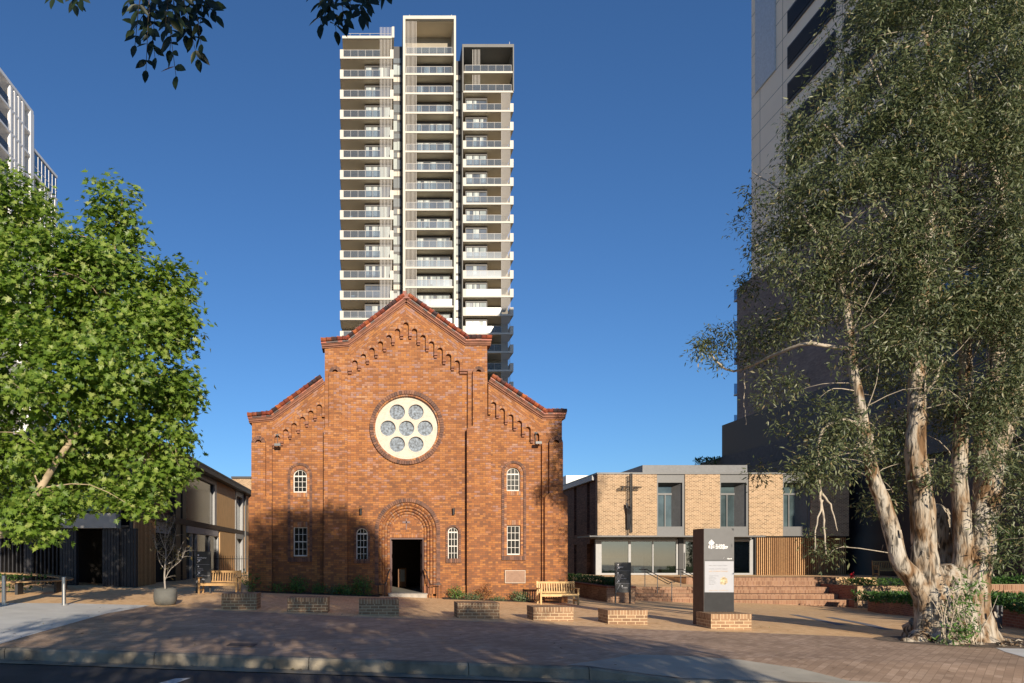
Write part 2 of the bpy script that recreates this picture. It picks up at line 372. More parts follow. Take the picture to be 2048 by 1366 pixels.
gx = [-400,-200,-100,-60]+list(range(-40,61,4))+[100,200,400]
sheet('ground', gx, lambda x: -300, lambda x: 900, 60, lambda x, y: G(x, y)*(1 if y < 60 else max(0.0, 1-(y-60)/60)) - .45, M_GROUND)
fx = [-60,-40]+[x*0.5 for x in range(-60,61)]+[40,60]
def kz(x): # kerb height above the gutter: laid back at the drive on the right
    return float(np.interp(x, [-60,3.5,4.9,60], [.18,.18,.035,.035]))
def road_z(x, y): return G(x, min(y, 20)) - .19
sheet('road', fx, lambda x: -30, lambda x: kerb_y(x)-.45, 30, road_z, M_ASPH)
sheet('gutter', fx, lambda x: kerb_y(x)-.45, lambda x: kerb_y(x)-.02, 2, lambda x, y: road_z(x, y)+.012-.03*(y-kerb_y(x)+.45), M_KERB)
def foot_z(x, y):
    t = (y-kerb_y(x)-.16)/1.6; dip = (.18-kz(x))*max(0.0, 1-max(0, t)); return G(x, y) - dip
sheet('footpath', fx, lambda x: kerb_y(x)+.14, block_y, 24, foot_z, M_FOOT)
sheet('plaza', fx, block_y, lambda x: 90, 60, G, M_PLAZA)
# kerb: a row of long concrete lengths with joints
kb = MB(); x = -40.0
while x < 40:
    L = 2.6; j_ = .012
    if 3.5-2.6 < x < 3.499: L = 3.5-x
    elif 3.499 <= x < 4.89: L, j_ = .35, .0
    x1 = x+L-j_
    prof = []
    for xx in (x, x1):
        y0 = kerb_y(xx); g = road_z(xx, y0); h = kz(xx)
        top = g+.01+h
        prof.append([(xx,y0-.02,g-.1),(xx,y0-.005,top-.035),(xx,y0+.03,top-.004),(xx,y0+.15,top),(xx,y0+.15,g-.1)])
    vs = prof[0]+prof[1]; n = 5
    kb.add(vs, [tuple(reversed(range(5))), tuple(range(5,10))]+[(i,(i+1)%5,5+(i+1)%5,5+i) for i in range(5)]); x += L
tag(kb.build('kerb', M_KERB, fix=True), kind='structure')
# pale concrete driveway on the left, laid 4 mm proud of the paving
def clip_sheet(name, poly, mat, lift, zf=G, step=.5):
    import bmesh
    bm = bmesh.new(); vs = [bm.verts.new((x, y, 0)) for x, y in poly]; bm.faces.new(vs)
    xs = [p[0] for p in poly]; ys = [p[1] for p in poly]
    for k in np.arange(math.ceil(min(xs)/step)*step, max(xs), step):
        bmesh.ops.bisect_plane(bm, geom=bm.verts[:]+bm.edges[:]+bm.faces[:], plane_co=(k,0,0), plane_no=(1,0,0))
    for k in np.arange(math.ceil(min(ys)/step)*step, max(ys), step):
        bmesh.ops.bisect_plane(bm, geom=bm.verts[:]+bm.edges[:]+bm.faces[:], plane_co=(0,k,0), plane_no=(0,1,0))
    for v in bm.verts: v.co.z = zf(v.co.x, v.co.y)+lift
    bmesh.ops.recalc_face_normals(bm, faces=bm.faces[:])
    me = bpy.data.meshes.new(name); bm.to_mesh(me); bm.free(); me.materials.append(mat)
    o = bpy.data.objects.new(name, me); COL.objects.link(o); tag(o, kind='structure'); return o
q = [gp(*p)[:2] for p in ((300,1211),(150,1207),(-10,1206))]
clip_sheet('left_driveway', [q[0], gp(210,1228)[:2], gp(90,1262)[:2], (gp(0,1289)[0], kerb_y(gp(0,1289)[0])+.16), (-24, kerb_y(-24)+.16), (-24, q[2][1]), q[2], q[1]], M_DRIVE, .005, zf=lambda x, y: foot_z(x, y) if y < block_y(x) else G(x, y))
rd = [(gp(1150,1340)[0], kerb_y(3.3)+.15), gp(1200,1318)[:2], gp(1260,1309)[:2], gp(1370,1312)[:2], gp(1480,1318)[:2], gp(1600,1330)[:2], gp(1700,1346)[:2], (9.5, kerb_y(9.5)+.2), (9.2, kerb_y(9.2)+.16)]
clip_sheet('drive_crossing', rd, M_DRIVE2 if 'M_DRIVE2' in globals() else mk('grey_crossing_concrete', (.40,.37,.30), rough=.9, var=.15, scale=2, bump=.2), .005, zf=foot_z)
rc = [gp(1965,1285)[:2], gp(1985,1277)[:2], gp(2060,1281)[:2], (24, gp(2060,1281)[1]), (24, 13.6), gp(2060,1318)[:2], gp(2010,1304)[:2]]
clip_sheet('right_driveway', rc, M_DRIVE, .006, zf=lambda x, y: foot_z(x, y) if y < block_y(x) else G(x, y))
M_DRAIN = mk('bluestone_strip', (.20,.21,.24), rough=.7)
for a, b_, w_ in (((1578,1229),(1672,1250),.28), ((1648,1234),(1762,1259),.28)):
    p, q2 = Vector(gp(*a)[:2]), Vector(gp(*b_)[:2]); d = (q2-p).normalized(); nrm = Vector((-d.y, d.x))*w_
    clip_sheet('paving_strip', [tuple(p), tuple(q2), tuple(q2+nrm), tuple(p+nrm)], M_DRAIN, .006)
# worn white line and the dark cover plate
a = gp(372,1331); b_ = gp(345,1343)
lx = [(-4.55,9.8),(-4.12,9.85),(-4.05,9.1),(-4.5,8.2),(-4.75,7.4),(-5.35,7.4),(-5.1,8.5)]
lp = [gp(350,1332)[:2], gp(382,1331)[:2], gp(350,1341)[:2], gp(300,1354)[:2], gp(245,1368)[:2], gp(200,1372)[:2], gp(270,1352)[:2], gp(315,1341)[:2]]
clip_sheet('road_line', lp, M_PAINT, .005, zf=road_z)
p = gp(486,1290); 
clip_sheet('cover_plate', [(p[0]-.28,p[1]-.18),(p[0]+.24,p[1]-.2),(p[0]+.25,p[1]+.2),(p[0]-.27,p[1]+.22)], mk('iron_cover', (.05,.045,.042), rough=.7), .006, zf=foot_z)
# ---------------------------------------------------------------- church
S = 46.4; YW = F/S
def u(px): return (px-PX0)/S
def w(py): return ZC+(PY0-py)/S
def up(pts): return [(u(a), w(b)) for a, b in pts]
def arc(cx, cy, r, a0, a1, n=18):   # photo pixels, angles in degrees counter-clockwise, y up
    return [(cx+r*math.cos(R(a0+(a1-a0)*i/n)), cy-r*math.sin(R(a0+(a1-a0)*i/n))) for i in range(n+1)]
def voussoirs(mb, cx, cy, r0, r1, a0, a1, n, y0, y1, gap=.10):
    for i in range(n):
        t0 = a0+(a1-a0)*(i+gap/2)/n; t1 = a0+(a1-a0)*(i+1-gap/2)/n
        q = [(cx+r*math.cos(R(t)), cy-r*math.sin(R(t))) for r, t in ((r0,t0),(r1,t0),(r1,t1),(r0,t1))]
        q = up(q); mb.hexa([(x, y0, z) for x, z in q]+[(x, y1, z) for x, z in q])
def blocks_v(mb, x0, x1, ya, yb, n, y0, y1, gap=.10):   # stacked bricks up a jamb (pixels)
    h = (yb-ya)/n
    for i in range(n):
        mb.box(u(x0), u(x1), y0, y1, w(ya+(i+gap/2)*h), w(ya+(i+1-gap/2)*h))
church = thing('brick_church', (u(813), YW, 0), 'red-brown brick gabled church with round rose window and arched doorway', 'church')
TOPL = [(505,845),(546,841),(650,768),(650,697),(697,693),(812,606)]
TOPR = [(930,691),(973,691),(975,766),(1083,836),(1122,836)]
holes = [up(arc(813.3,855.5,66,0,359,60)),
         up(arc(814.8,1062,57,0,180,30)+[(757.8,1188),(871.8,1188)]),
         up(arc(600.3,952.1,13.6,0,180)+[(586.7,985),(613.9,985)]), up([(587,1054),(615,1054),(615,1112.7),(587,1112.7)]),
         up(arc(1026.8,948.2,13.3,0,180)+[(1013.5,982),(1040,982)]), up([(1014,1050.8),(1041,1050.8),(1041,1109.8),(1014,1109.8)]),
         up(arc(724.2,1067.5,11.5,0,180)+[(712.7,1121),(735.7,1121)]), up(arc(906.4,1064.5,10.5,0,180)+[(896,1120),(916.8,1120)])]
mb = MB(); mb.shape([up([(505,1240)]+TOPL+TOPR+[(1122,1240)])]+holes, YW, YW+.55); mb.build('facade_wall', M_BRICK, church)
# corbel tables
def scallop(cs, hw, ext):
    out = []
    for i, (cx, cy) in enumerate(cs):
        sp = cy+hw; pts = [(cx-hw*math.cos(R(t)), sp-hw*math.sin(R(t))) for t in range(0, 181, 20)]
        out += pts
        if i+1 < len(cs):
            nb = cs[i+1]; pb = max(cy, nb[1])+ext; out += [(cx+hw, pb), (nb[0]-hw, pb)]
    return out
nave = [(811.6+16.95*i, 646.8+12.6*abs(i)) for i in range(-6,7)]
aisl = [(639-16.7*i, 810+12.4*i) for i in range(5,-1,-1)]
aisr = [(986+17.1*i, 805.5+12.3*i) for i in range(6)]
YP = YW-.15
mb = MB()
mb.shape([up([(650,1240),(650,697),(697,693),(812,606),(930,691),(973,691),(975,1240),(934.5,1240),(934.5,741),(nave[-1][0]+5.4,741)]
   + list(reversed(scallop(nave,5.4,12))) + [(nave[0][0]-5.4,741),(695,741),(695,1240)])], YP, YW+.002)
mb.shape([up([(505,1240),(505,845),(546,841),(649.5,768.5),(649.5,835)] + [(644.4,835)] + list(reversed(scallop(aisl,5.4,12))) + [(aisl[0][0]-5.4,889),(545,889),(545,1240)])], YP, YW+.002)
mb.shape([up([(1122,1240),(1082.5,1240),(1082.5,884),(aisr[-1][0]+5.4,884)] + list(reversed(scallop(aisr,5.4,12))) + [(aisr[0][0]-5.4,830),(975.5,830),(975.5,766.5),(1083,836),(1122,836)])], YP, YW+.002)
mb.build('corbel_table', M_BRICK, church)
mb = MB(); va = MB()
def pend(x0, x1, y):
    mb.box(u(x0-.3), u(x1+.3), YP-.02, YW+.01, w(y), w(y+3.2)); mb.box(u(x0+.4), u(x1-.4), YP+.05, YW+.01, w(y+3.2), w(y+7.4))
for cs in (nave, aisl, aisr):
    for i, (cx, cy) in enumerate(cs):
        va = MB(); voussoirs(va, cx, cy+5.4, 5.6, 10.0, 8, 172, 9, YP-.006, YP+.05, .14); va.build('corbel_arch', M_VOUS, church)
        if i+1 < len(cs): pend(cx+5.4, cs[i+1][0]-5.4, max(cy, cs[i+1][1])+12)
for x0, x1, y in ((696,703.8,741),(918.5,934,741),(545.5,550,889),(1077,1082,884)): pend(x0, x1, y)
mb.build('corbel_bricks', M_MOULD, church)
# raking bands of brick under the copings
for pts, m in (([(697,694),(811.6,607.5),(811.6,632),(700,714.5)], M_RAKE_L), ([(811.9,607.5),(930,692),(926,714),(811.9,632)], M_RAKE_R),
               ([(546,843),(649,770),(649,793),(551,861)], M_RAKE_L), ([(976,768),(1083,838),(1079,858),(976,790)], M_RAKE_R)):
    mb = MB(); mb.shape([up(pts)], YP-.004, YP+.05); mb.build('raking_band', m, church)
# pilaster strips with round heads
mb = MB(); va = MB()
YB = YP-.17
for x0, x1, top, wide0, wide1, wy in ((659,683,748,648.5,694.5,860), (943.5,967,748,932,979,858), (505.2,533,888,499.5,546,997), (1095,1121.8,888,1086,1131,992)):
    cx = (x0+x1)/2; r = (x1-x0)/2
    mb.shape([up([(wide0,1240),(wide0,wy+2),(x0,wy-4),(x0,top)]+[(x1,top),(x1,wy-4),(wide1,wy+2),(wide1,1240)])], YB, YP+.01)
    voussoirs(va, cx, top, r*.45, r, 0, 180, 11, YB+.0, YP+.01, .12)
mb.build('pilaster', M_BRICK, church); va.build('pilaster_head', M_VOUSD, church)
# plinth course, darker
for xa, xb, pr, yy in ((695.2,748,.07,1170),(882,931.8,.07,1170),(546.2,648.3,.06,1172),(979.2,1085.8,.06,1176)):
    mb = MB(); mb.box(u(xa), u(xb), YW-pr, YW+.02, -1.5, w(yy)); mb.build('plinth', M_BRICK, church)
# copings: moulded bricks and terracotta tiles
def strip(mb, pts, o0, o1, y0, y1):    # band offset upward from a polyline (pixels; o in px perpendicular, + = up)
    n = len(pts); nor = []
    for i in range(n-1):
        dx, dy = pts[i+1][0]-pts[i][0], pts[i+1][1]-pts[i][1]; L = math.hypot(dx, dy); nor.append((dy/L, -dx/L))
    off = []
    for i in range(n):
        a = nor[max(0,i-1)]; b_ = nor[min(n-2,i)]; mx, my = a[0]+b_[0], a[1]+b_[1]; k = 2/(mx*mx+my*my); off.append((mx*k, my*k))
    for i in range(n-1):
        q = [(pts[i][0]+off[i][0]*o0, pts[i][1]+off[i][1]*o0), (pts[i+1][0]+off[i+1][0]*o0, pts[i+1][1]+off[i+1][1]*o0),
             (pts[i+1][0]+off[i+1][0]*o1, pts[i+1][1]+off[i+1][1]*o1), (pts[i][0]+off[i][0]*o1, pts[i][1]+off[i][1]*o1)]
        mb.prism_y(up(q), y0, y1)
lines = [([(644,694),(697,690),(811.6,604)], 1), ([(811.9,604),(930,688),(980,688)], 1), ([(499,842),(545,838),(648,764.5)], 1), ([(977,763),(1084,834),(1128,834)], 1)]
for pts, _ in lines:
    mo = MB(); mo2 = MB(); ti = MB()
    strip(mo2, pts, -5.4, -2.9, YP-.05, YW+.5); strip(mo, pts, -2.8, 0.6, YP-.11, YW+.5); strip(mo2, pts, 0.7, 2.4, YP-.15, YW+.5)
    for i in range(len(pts)-1):
        a = Vector((u(pts[i][0]), w(pts[i][1]))); b_ = Vector((u(pts[i+1][0]), w(pts[i+1][1])))
        d = (b_-a); L = d.length; d.normalize(); nn = Vector((-d.y, d.x)); n = max(1, round(L/.21)); st = L/n
        if nn.y < 0: nn = -nn
        up_ = 1 if d.y > .05 else (-1 if d.y < -.05 else random.choice((1,-1)))
        for k in range(n):
            t0 = a+d*(st*k-.015); t1 = a+d*(st*(k+1)+.015); lift = (random.uniform(.052,.075), random.uniform(.052,.075))
            h0, h1 = (.27, .315) if up_ < 0 else (.315, .27)
            h0 += random.uniform(-.012,.012); h1 += random.uniform(-.012,.012)
            for (ya, yb, l0, e) in ((YP-.19+random.uniform(-.012,.012), YW+.2, .055, 0), (YW+.2, YW+.58, .055, .02)):
                q = []
                for yy in (ya, yb):
                    q += [(t0.x+nn.x*l0, yy, t0.y+nn.y*l0), (t1.x+nn.x*l0, yy, t1.y+nn.y*l0), (t1.x+nn.x*(h1-e*2), yy, t1.y+nn.y*(h1-e*2)), (t0.x+nn.x*(h0-e*2), yy, t0.y+nn.y*(h0-e*2))]
                ti.hexa(q)
            if k % 1 == 0:   # small barrel nose on the front of each tile
                pass
                ti.tube([(t0.x+nn.x*.20, YP-.2, t0.y+nn.y*.20), (t1.x+nn.x*.20, YP-.2, t1.y+nn.y*.20)], .085, 8)
    mo.build('coping_moulding', M_MOULD, church, fix=True); mo2.build('coping_fillet', M_MOULD, church, fix=True); ti.build('coping_tiles', M_TILE, church)
ti = MB(); ti.box(u(803), u(820), YP-.22, YW+.5, w(603), w(594)); ti.box(u(805), u(812), YP-.2, YW+.5, w(594), w(588))
ti.build('ridge_cap', M_TILE, church)
# rose window
rose = MB(); rose.shape([up(arc(813.3,855.5,67,0,359,72)), up(arc(813.3,855.5,63.2,0,359,72))], YW-.02, YW+.3)
rose = rose.build('rose_window', M_MOULD, church)
mb = MB(); voussoirs(mb, 813.3,855.5,66.5,74,0,360,88,YW-.11,YW+.05,.12); mb.build('brick_ring', M_VOUSD, rose)
mb = MB(); voussoirs(mb, 813.3,855.5,63,66.5,0,360,78,YW-.05,YW+.15,.10); mb.build('inner_ring', M_VOUS, rose)
hc = [(813.3,856.0)]+[(813.3+37.3*math.cos(R(60*k)), 855.5-37.3*math.sin(R(60*k))) for k in range(6)]
mb = MB(); mb.shape([up(arc(813.3,855.5,63.5,0,359,72))]+[up(arc(x,y,15.4,0,355,40)) for x,y in hc], YW+.10, YW+.24); tr = mb.build('tracery', M_STONE, rose)
mb = MB()
for x, y in hc: mb.shape([up(arc(x,y,17.6,0,355,40)), up(arc(x,y,16.0,0,355,40))], YW+.094, YW+.12)
mb.shape([up(arc(813.3,855.5,58.5,0,359,72)), up(arc(813.3,855.5,57.2,0,359,72))], YW+.092, YW+.12)
mb.build('tracery_bead', M_STONE, rose)
for x, y in hc:
    mb = MB(); mb.shape([up(arc(x,y,15.8,0,355,32))], YW+.205, YW+.215); mb.build('glass', M_ROSEGLASS, rose)
# doorway
DX, DY = 814.8, 1062
door = MB(); va = MB()
voussoirs(va, DX, DY, 58, 65.5, 0, 180, 46, YW-.06, YW+.03, .12)
for sx in (-1, 1):
    x0, x1 = sorted((DX+sx*58, DX+sx*65.5)); blocks_v(va, x0, x1, DY, 1172, 28, YW-.03, YW+.03, .12)
for k, (ro, rr) in enumerate(((57.5,51),(51,45.5),(45.5,40),(40,34.5))):
    y0 = YW+.07+.10*k
    lp = arc(DX,DY,ro+.3,0,180,30)+[(DX-ro-.3,1188),(DX-rr,1188)]+arc(DX,DY,rr,180,0,30)+[(DX+rr,1188),(DX+ro+.3,1188)]
    door.shape([up(lp)], y0, YW+.60)
door = door.build('doorway', M_BRICK, church); va.build('door_hood', M_VOUSD, door)
va = MB()
for k, rm in enumerate((54.6,48.4,42.9,37.5)):     # round mouldings made of moulded bricks
    y0 = YW+.075+.10*k; nseg = int(rm*math.pi/2.6); rad = .062
    path = []
    for i in range(nseg):
        a0, a1 = 180*i/nseg+.3, 180*(i+1)/nseg-.3
        pp = [(u(DX+rm*math.cos(R(a))), y0, w(DY-rm*math.sin(R(a)))) for a in (a0, (a0+a1)/2, a1)]
        va.tube(pp, rad, 10)
    for sx in (-1, 1):
        n = 30; h = (1172-DY)/n
        for i in range(n):
            va.tube([(u(DX+sx*rm), y0, w(DY+h*i+.2)), (u(DX+sx*rm), y0, w(DY+h*(i+1)-.2))], rad, 10)
        va.box(u(DX+sx*rm)-.075, u(DX+sx*rm)+.075, y0-.075, y0+.05, w(1192), w(1172))
va.build('arch_roll', M_VOUS, door)
mb = MB(); mb.shape([up(arc(DX,DY,34.6,0,180,30)+[(DX-34.6,1066),(DX+34.6,1066)])], YW+.42, YW+.60); mb.build('tympanum', M_BRICK, door)
mb = MB(); mb.box(u(780.2), u(849.4), YW+.405, YW+.60, w(1074.5), w(1066.2)); mb.build('lintel', M_SOLDIER, door)
va = MB(); voussoirs(va, DX, DY, 30.5, 34.3, 3, 177, 40, YW+.40, YW+.45, .12); va.build('tympanum_ring', M_VOUS, door)
mb = MB(); mb.box(u(813.2)-.012, u(813.2)+.03, YW+.40, YW+.43, w(1058), w(1036)); mb.box(u(806), u(821.5), YW+.40, YW+.43, w(1045.5), w(1041.5)); mb.build('brick_cross', mk('blue_brick', (.19,.13,.125), rough=.7), door)
mb = MB(); mb.box(u(780.3), u(783), YW+.46, YW+.66, w(1188), w(1075)); mb.box(u(847), u(849.5), YW+.46, YW+.66, w(1188), w(1075)); mb.box(u(783), u(847), YW+.46, YW+.66, w(1078), w(1075)); mb.build('door_frame', M_DOORWOOD, door)
for sx, xx in ((-1,783.2),(1,846.8)):
    mb = MB(); xa = u(xx); mb.box(xa-.03, xa+.03, YW+.68, YW+1.40, w(1186), w(1078))
    for k in range(3): mb.box(xa-.045, xa+.045, YW+.74, YW+1.34, w(1180-36*k), w(1152-36*k))
    mb.build('door_leaf', M_DOORWOOD, door)
mb = MB(); mb.box(u(776), u(854), YW-.32, YW+.46, w(1186.4)-.045, w(1186.4)); ds = mb.build('doorstep', M_STEP, church)
mb = MB(); mb.box(u(777), u(853), YW-.30, YW+.40, -1.2, w(1186.4)-.046); mb.build('step_base', M_STEP, ds)
# interior: plain dark porch
mb = MB(); zf = w(1186.4)
mb.quad((u(700),YW+.6,zf-.01),(u(930),YW+.6,zf-.01),(u(930),YW+9,zf-.01),(u(700),YW+9,zf-.01)); mb.build('porch_floor', mk('porch_floor_tiles', (.26,.25,.22), rough=.6), church)
mb = MB(); mb.box(u(700)-.2, u(700), YW+.6, YW+9, zf, zf+4.2); mb.box(u(930), u(930)+.2, YW+.6, YW+9, zf, zf+4.2); mb.box(u(700), u(930), YW+9, YW+9.2, zf, zf+4.2); mb.box(u(700)-.2, u(930)+.2, YW+.6, YW+9.2, zf+4.2, zf+4.4)
mb.build('porch_wall', mk('porch_wall_paint', (.05,.035,.028), rough=.8), church)
# windows
def tri_window(x0, x1, y0, y1, arched, rows, midbar):
    fr = MB(); r = (x1-x0)/2; cx = (x0+x1)/2; ya, yb = YW+.10, YW+.17; f = 2.0
    if arched:
        sp = y0+r
        outer = arc(cx,sp,r,0,180)+[(x0,y1),(x1,y1)]; inner = arc(cx,sp,r-f,0,180)+[(x0+f,y1-f*1.3),(x1-f,y1-f*1.3)]
    else:
        outer = [(x0,y0),(x1,y0),(x1,y1),(x0,y1)]; inner = [(x0+f,y0+f),(x1-f,y0+f),(x1-f,y1-f*1.3),(x0+f,y1-f*1.3)]
    fr.shape([up(outer), up(inner)], ya, yb)
    if arched: fr.box(u(x0+f), u(x1-f), ya+.002, yb-.002, w(y0+r+1.4), w(y0+r-1.4))
    t = .45
    for k in (1, 2):
        xx = x0+f+(x1-x0-2*f)*k/3; fr.box(u(xx-t), u(xx+t), ya+.012, yb-.015, w(y1-f), w(y0+(1.8 if arched else f)))
    top = y0+r if arched else y0
    for k in range(1, rows):
        yy = top+(y1-top)*k/rows; tt = t*(2.0 if k == midbar else 1); fr.box(u(x0+f), u(x1-f), ya+.010, yb-.012, w(yy+tt), w(yy-tt))
    o = fr.build('window', M_WHITEPAINT, church)
    pn = MB(); pn.shape([up(outer)], YW+.145, YW+.150); pn.build('pane', M_PANE, o)
    bk = MB(); bk.box(u(x0)-.2, u(x1)+.2, YW+.8, YW+.82, w(y1)-.2, w(y0)+.2); bk.build('blind', mk('window_back', (.13,.12,.085), rough=.9), o)
    return o
def brick_surround(x0, x1, ytop, ybot, wd, proud, m, sill=True):
    va = MB(); r = (x1-x0)/2; cx = (x0+x1)/2; sp = ytop+r
    voussoirs(va, cx, sp, r-wd, r, 0, 180, max(16, int(r*1.35)), YW-proud, YW+.02, .12)
    n = int((ybot-sp)/3.95)
    blocks_v(va, x0, x0+wd, sp, ybot, n, YW-proud, YW+.02, .12); blocks_v(va, x1-wd, x1, sp, ybot, n, YW-proud, YW+.02, .12)
    if sill:
        k = int((x1-x0)/4); 
        for i in range(k):
            a = x0+(x1-x0)*(i+.06)/k; b_ = x0+(x1-x0)*(i+.94)/k; va.box(u(a), u(b_), YW-proud-.03, YW+.02, w(ybot+4.5), w(ybot-4))
    va.build('window_surround', m, church)
def brick_head(x0, x1, y0, y1):
    va = MB(); k = int((x1-x0)/4)
    for i in range(k): va.box(u(x0+(x1-x0)*(i+.07)/k), u(x0+(x1-x0)*(i+.93)/k), YW-.02, YW+.02, w(y1), w(y0))
    va.build('window_head', M_VOUS, church)
tri_window(586.7,613.9,938.5,985,True,3,9); tri_window(587,615,1054,1112.7,False,4,2)
tri_window(1013.5,1040,934.8,982,True,3,9); tri_window(1014,1041,1050.8,1109.8,False,4,2)
tri_window(712.7,735.7,1056,1121,True,4,2); tri_window(896,916.8,1054,1120,True,4,2)
brick_surround(575.4,624.4,925.5,1119,5.2,.05,M_VOUSD); brick_surround(1003,1051.7,921.6,1116,5.2,.05,M_VOUSD)
brick_surround(581.2,619.2,932,1119,4.6,.015,M_VOUS,False); brick_surround(1008.6,1046,928,1116,4.6,.015,M_VOUS,False)
brick_surround(708.5,740,1051.5,1122,3.9,.05,M_VOUSD); brick_surround(891.5,921.5,1049.5,1121,3.9,.05,M_VOUSD)
for x0, x1, y in ((587,615,1044),(1014,1041,1040.5)): brick_head(x0, x1, y, y+9.5)
for x0, x1, y in ((586,615,985.5),(1013,1041,982.5)): brick_head(x0, x1, y, y+8)
# plaque, wall lamps, floodlights, handrails
mb = MB(); mb.box(u(1010.2), u(1049), YW-.075, YW+.02, w(1165.2), w(1141.5)); pl = mb.build('plaque', mk('pink_stone_plaque', (.30,.185,.125), rough=.8, var=.12, scale=8), church)
mb = MB(); a, b_, c, d = u(1010.2), u(1049), w(1165.2), w(1141.5); t = .02
for q in ((a-t,b_+t,d,d+t),(a-t,b_+t,c-t,c),(a-t,a,c,d),(b_,b_+t,c,d)): mb.box(q[0],q[1],YW-.085,YW-.01,q[2],q[3])
mb.build('plaque_edge', M_STONE, pl)
mb = MB()
for i in range(5):
    zz = d-.09-i*.085; mb.box(a+.10+.04*(i%2), b_-.10-.05*((i+1)%2), YW-.0775, YW-.07, zz-.012, zz)
mb.build('plaque_lettering', mk('plaque_letter_groove', (.26,.16,.11), rough=.8), pl)
for px in (721.5, 906.5):
    mb = MB(); mb.cyl(u(px), YW-.11, w(1029.5), w(1017), .055, 16); mb.box(u(px)-.02, u(px)+.02, YW-.10, YW, w(1025), w(1021)); mb.build('wall_lamp', M_BLACKM, church)
for px, py in ((557.5,892.5),(1072.5,888.5)):
    mb = MB(); mb.box(u(px)-.13, u(px)+.13, YP-.30, YP-.12, w(py+2.4), w(py-2.4)); mb.box(u(px)-.02, u(px)+.02, YP-.14, YW, w(py+1), w(py-1)); o = mb.build('floodlight', M_GREYM, church)
    mb = MB(); mb.lathe(u(px)-.05, YW-.12, [(0,w(py-19)),(.07,w(py-20)),(.08,w(py-22)),(.04,w(py-23.5)),(0,w(py-23.8))], 14); mb.tube([(u(px)-.05,YW-.1,w(py-19)),(u(px)-.05,YW-.02,w(py-4))],.012,6); mb.build('camera_dome', M_GREYM, o, smooth=True)
# body behind the facade
mb = MB(); zb = -1.5; yb = YW+30
for x0, x1, zt in ((u(652),u(652)+.4,w(712)),(u(972)-.4,u(972),w(712)),(u(508),u(508)+.4,w(852)),(u(1119)-.4,u(1119),w(852))): mb.box(x0, x1, YW+.56, yb, zb, zt)
mb.shape([up([(508,1240),(508,850),(652,760),(652,705),(812,612),(972,705),(972,765),(1119,850),(1119,1240)])], yb, yb+.4)
mb.build('body_wall', M_BRICK, church)
mb = MB()
for q in ([(650,703),(812,613),(812,606),(650,696)], [(812,613),(974,700),(974,693),(812,606)], [(505,852),(651,760),(651,753),(505,845)], [(973,765),(1122,846),(1122,839),(973,758)]):
    mb.prism_y(up(q), YW+.60, yb+.6)
mb.build('roof', M_TILE, church, fix=True)
# rails beside the door steps
def door_rail(sx, label):
    x = u(DX+sx*49); t = thing('handrail', (x, YW-.3, G(x, YW)), label, 'handrail', 'rails beside the church door')
    z0 = w(1186)
    xi = u(DX+sx*34); xo = u(DX+sx*66)
    mb = MB(); mb.tube(catmull([(xi, YW+.25, z0+1.02), (xi+sx*.07, YW+.0, z0+.92), (xi+sx*.2, YW-.25, z0+.45), (xi+sx*.33, YW-.42, z0+.40), (xo, YW-.42, z0+.40)], 5), .021, 8); mb.build('rail', M_BLACKM, t)
    mb = MB(); mb.tube([(xo-sx*.15, YW-.42, z0+.40), (xo-sx*.15, YW-.42, G(x,YW)-.02)], .016, 8); mb.tube([(xi+sx*.25, YW-.40, z0+.40), (xi+sx*.25, YW-.40, G(x,YW)-.02)], .016, 8); mb.build('post', M_BLACKM, t)
door_rail(-1, 'curved black handrail on the left side of the church doorstep'); door_rail(1, 'curved black handrail on the right side of the church doorstep')
nb = thing('notice_stand', ((804-PX0)/F*(YW+5.5), YW+5.5, zf), 'timber notice stand with white sheet inside the dark church doorway', 'notice board')
s2 = F/(YW+5.5); nx = (804-PX0)/s2; nz = lambda py: ZC+(PY0-py)/s2
mb = MB(); mb.box(nx-.20, nx+.22, YW+5.48, YW+5.58, zf, nz(1136)); mb.build('frame', mk('shade_dimmed_timber', (.16,.065,.018), rough=.6), nb)  # orange timber darkened, doorway shade put into the colour
mb = MB(); mb.box(nx-.09, nx+.13, YW+5.465, YW+5.478, nz(1163), nz(1139)); mb.build('sheet', mk('shade_dimmed_sheet', (.22,.24,.25), rough=.6), nb)  # white sheet greyed in its colour for the same shade
# ---------------------------------------------------------------- apartment tower behind the church
M_TWHITE = mk('tower_white_paint', (.53,.50,.435), rough=.6, var=.04, scale=.5)
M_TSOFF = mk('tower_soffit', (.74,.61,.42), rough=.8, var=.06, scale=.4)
M_TWALL = mk('tower_beige_wall', (.30,.27,.215), rough=.8, var=.08, scale=.6)
M_TGREY = mk('tower_grey_frame', (.13,.13,.125), rough=.6, var=.05, scale=.5)
M_TFIN = mk('tower_screen_bars', (.48,.46,.43), rough=.5, var=.05)
M_TDARK = mk('tower_dark_cladding', (.035,.037,.042), rough=.5)
M_TGLASS = glass_mat('tower_balustrade_glass', (.58,.66,.75), refl=.0, rough=.15, trans=.85, milk=.055)
M_TWIN = mk('tower_window_glass', (.09,.105,.125), rough=.08, var=.3, scale=.8, spec=.8)
M_TCURT = island_mat('tower_curtains', [(0,(.22,.26,.27)),(.5,(.36,.41,.41)),(1,(.52,.55,.53))], rough=.8, var=.1)
M_TFRAME = mk('tower_window_frame', (.028,.026,.025), rough=.5)
tower = thing('apartment_tower', (12.0, 112, G(12,60)), 'tall cream apartment tower with stacked balconies rising behind the church', 'tower')
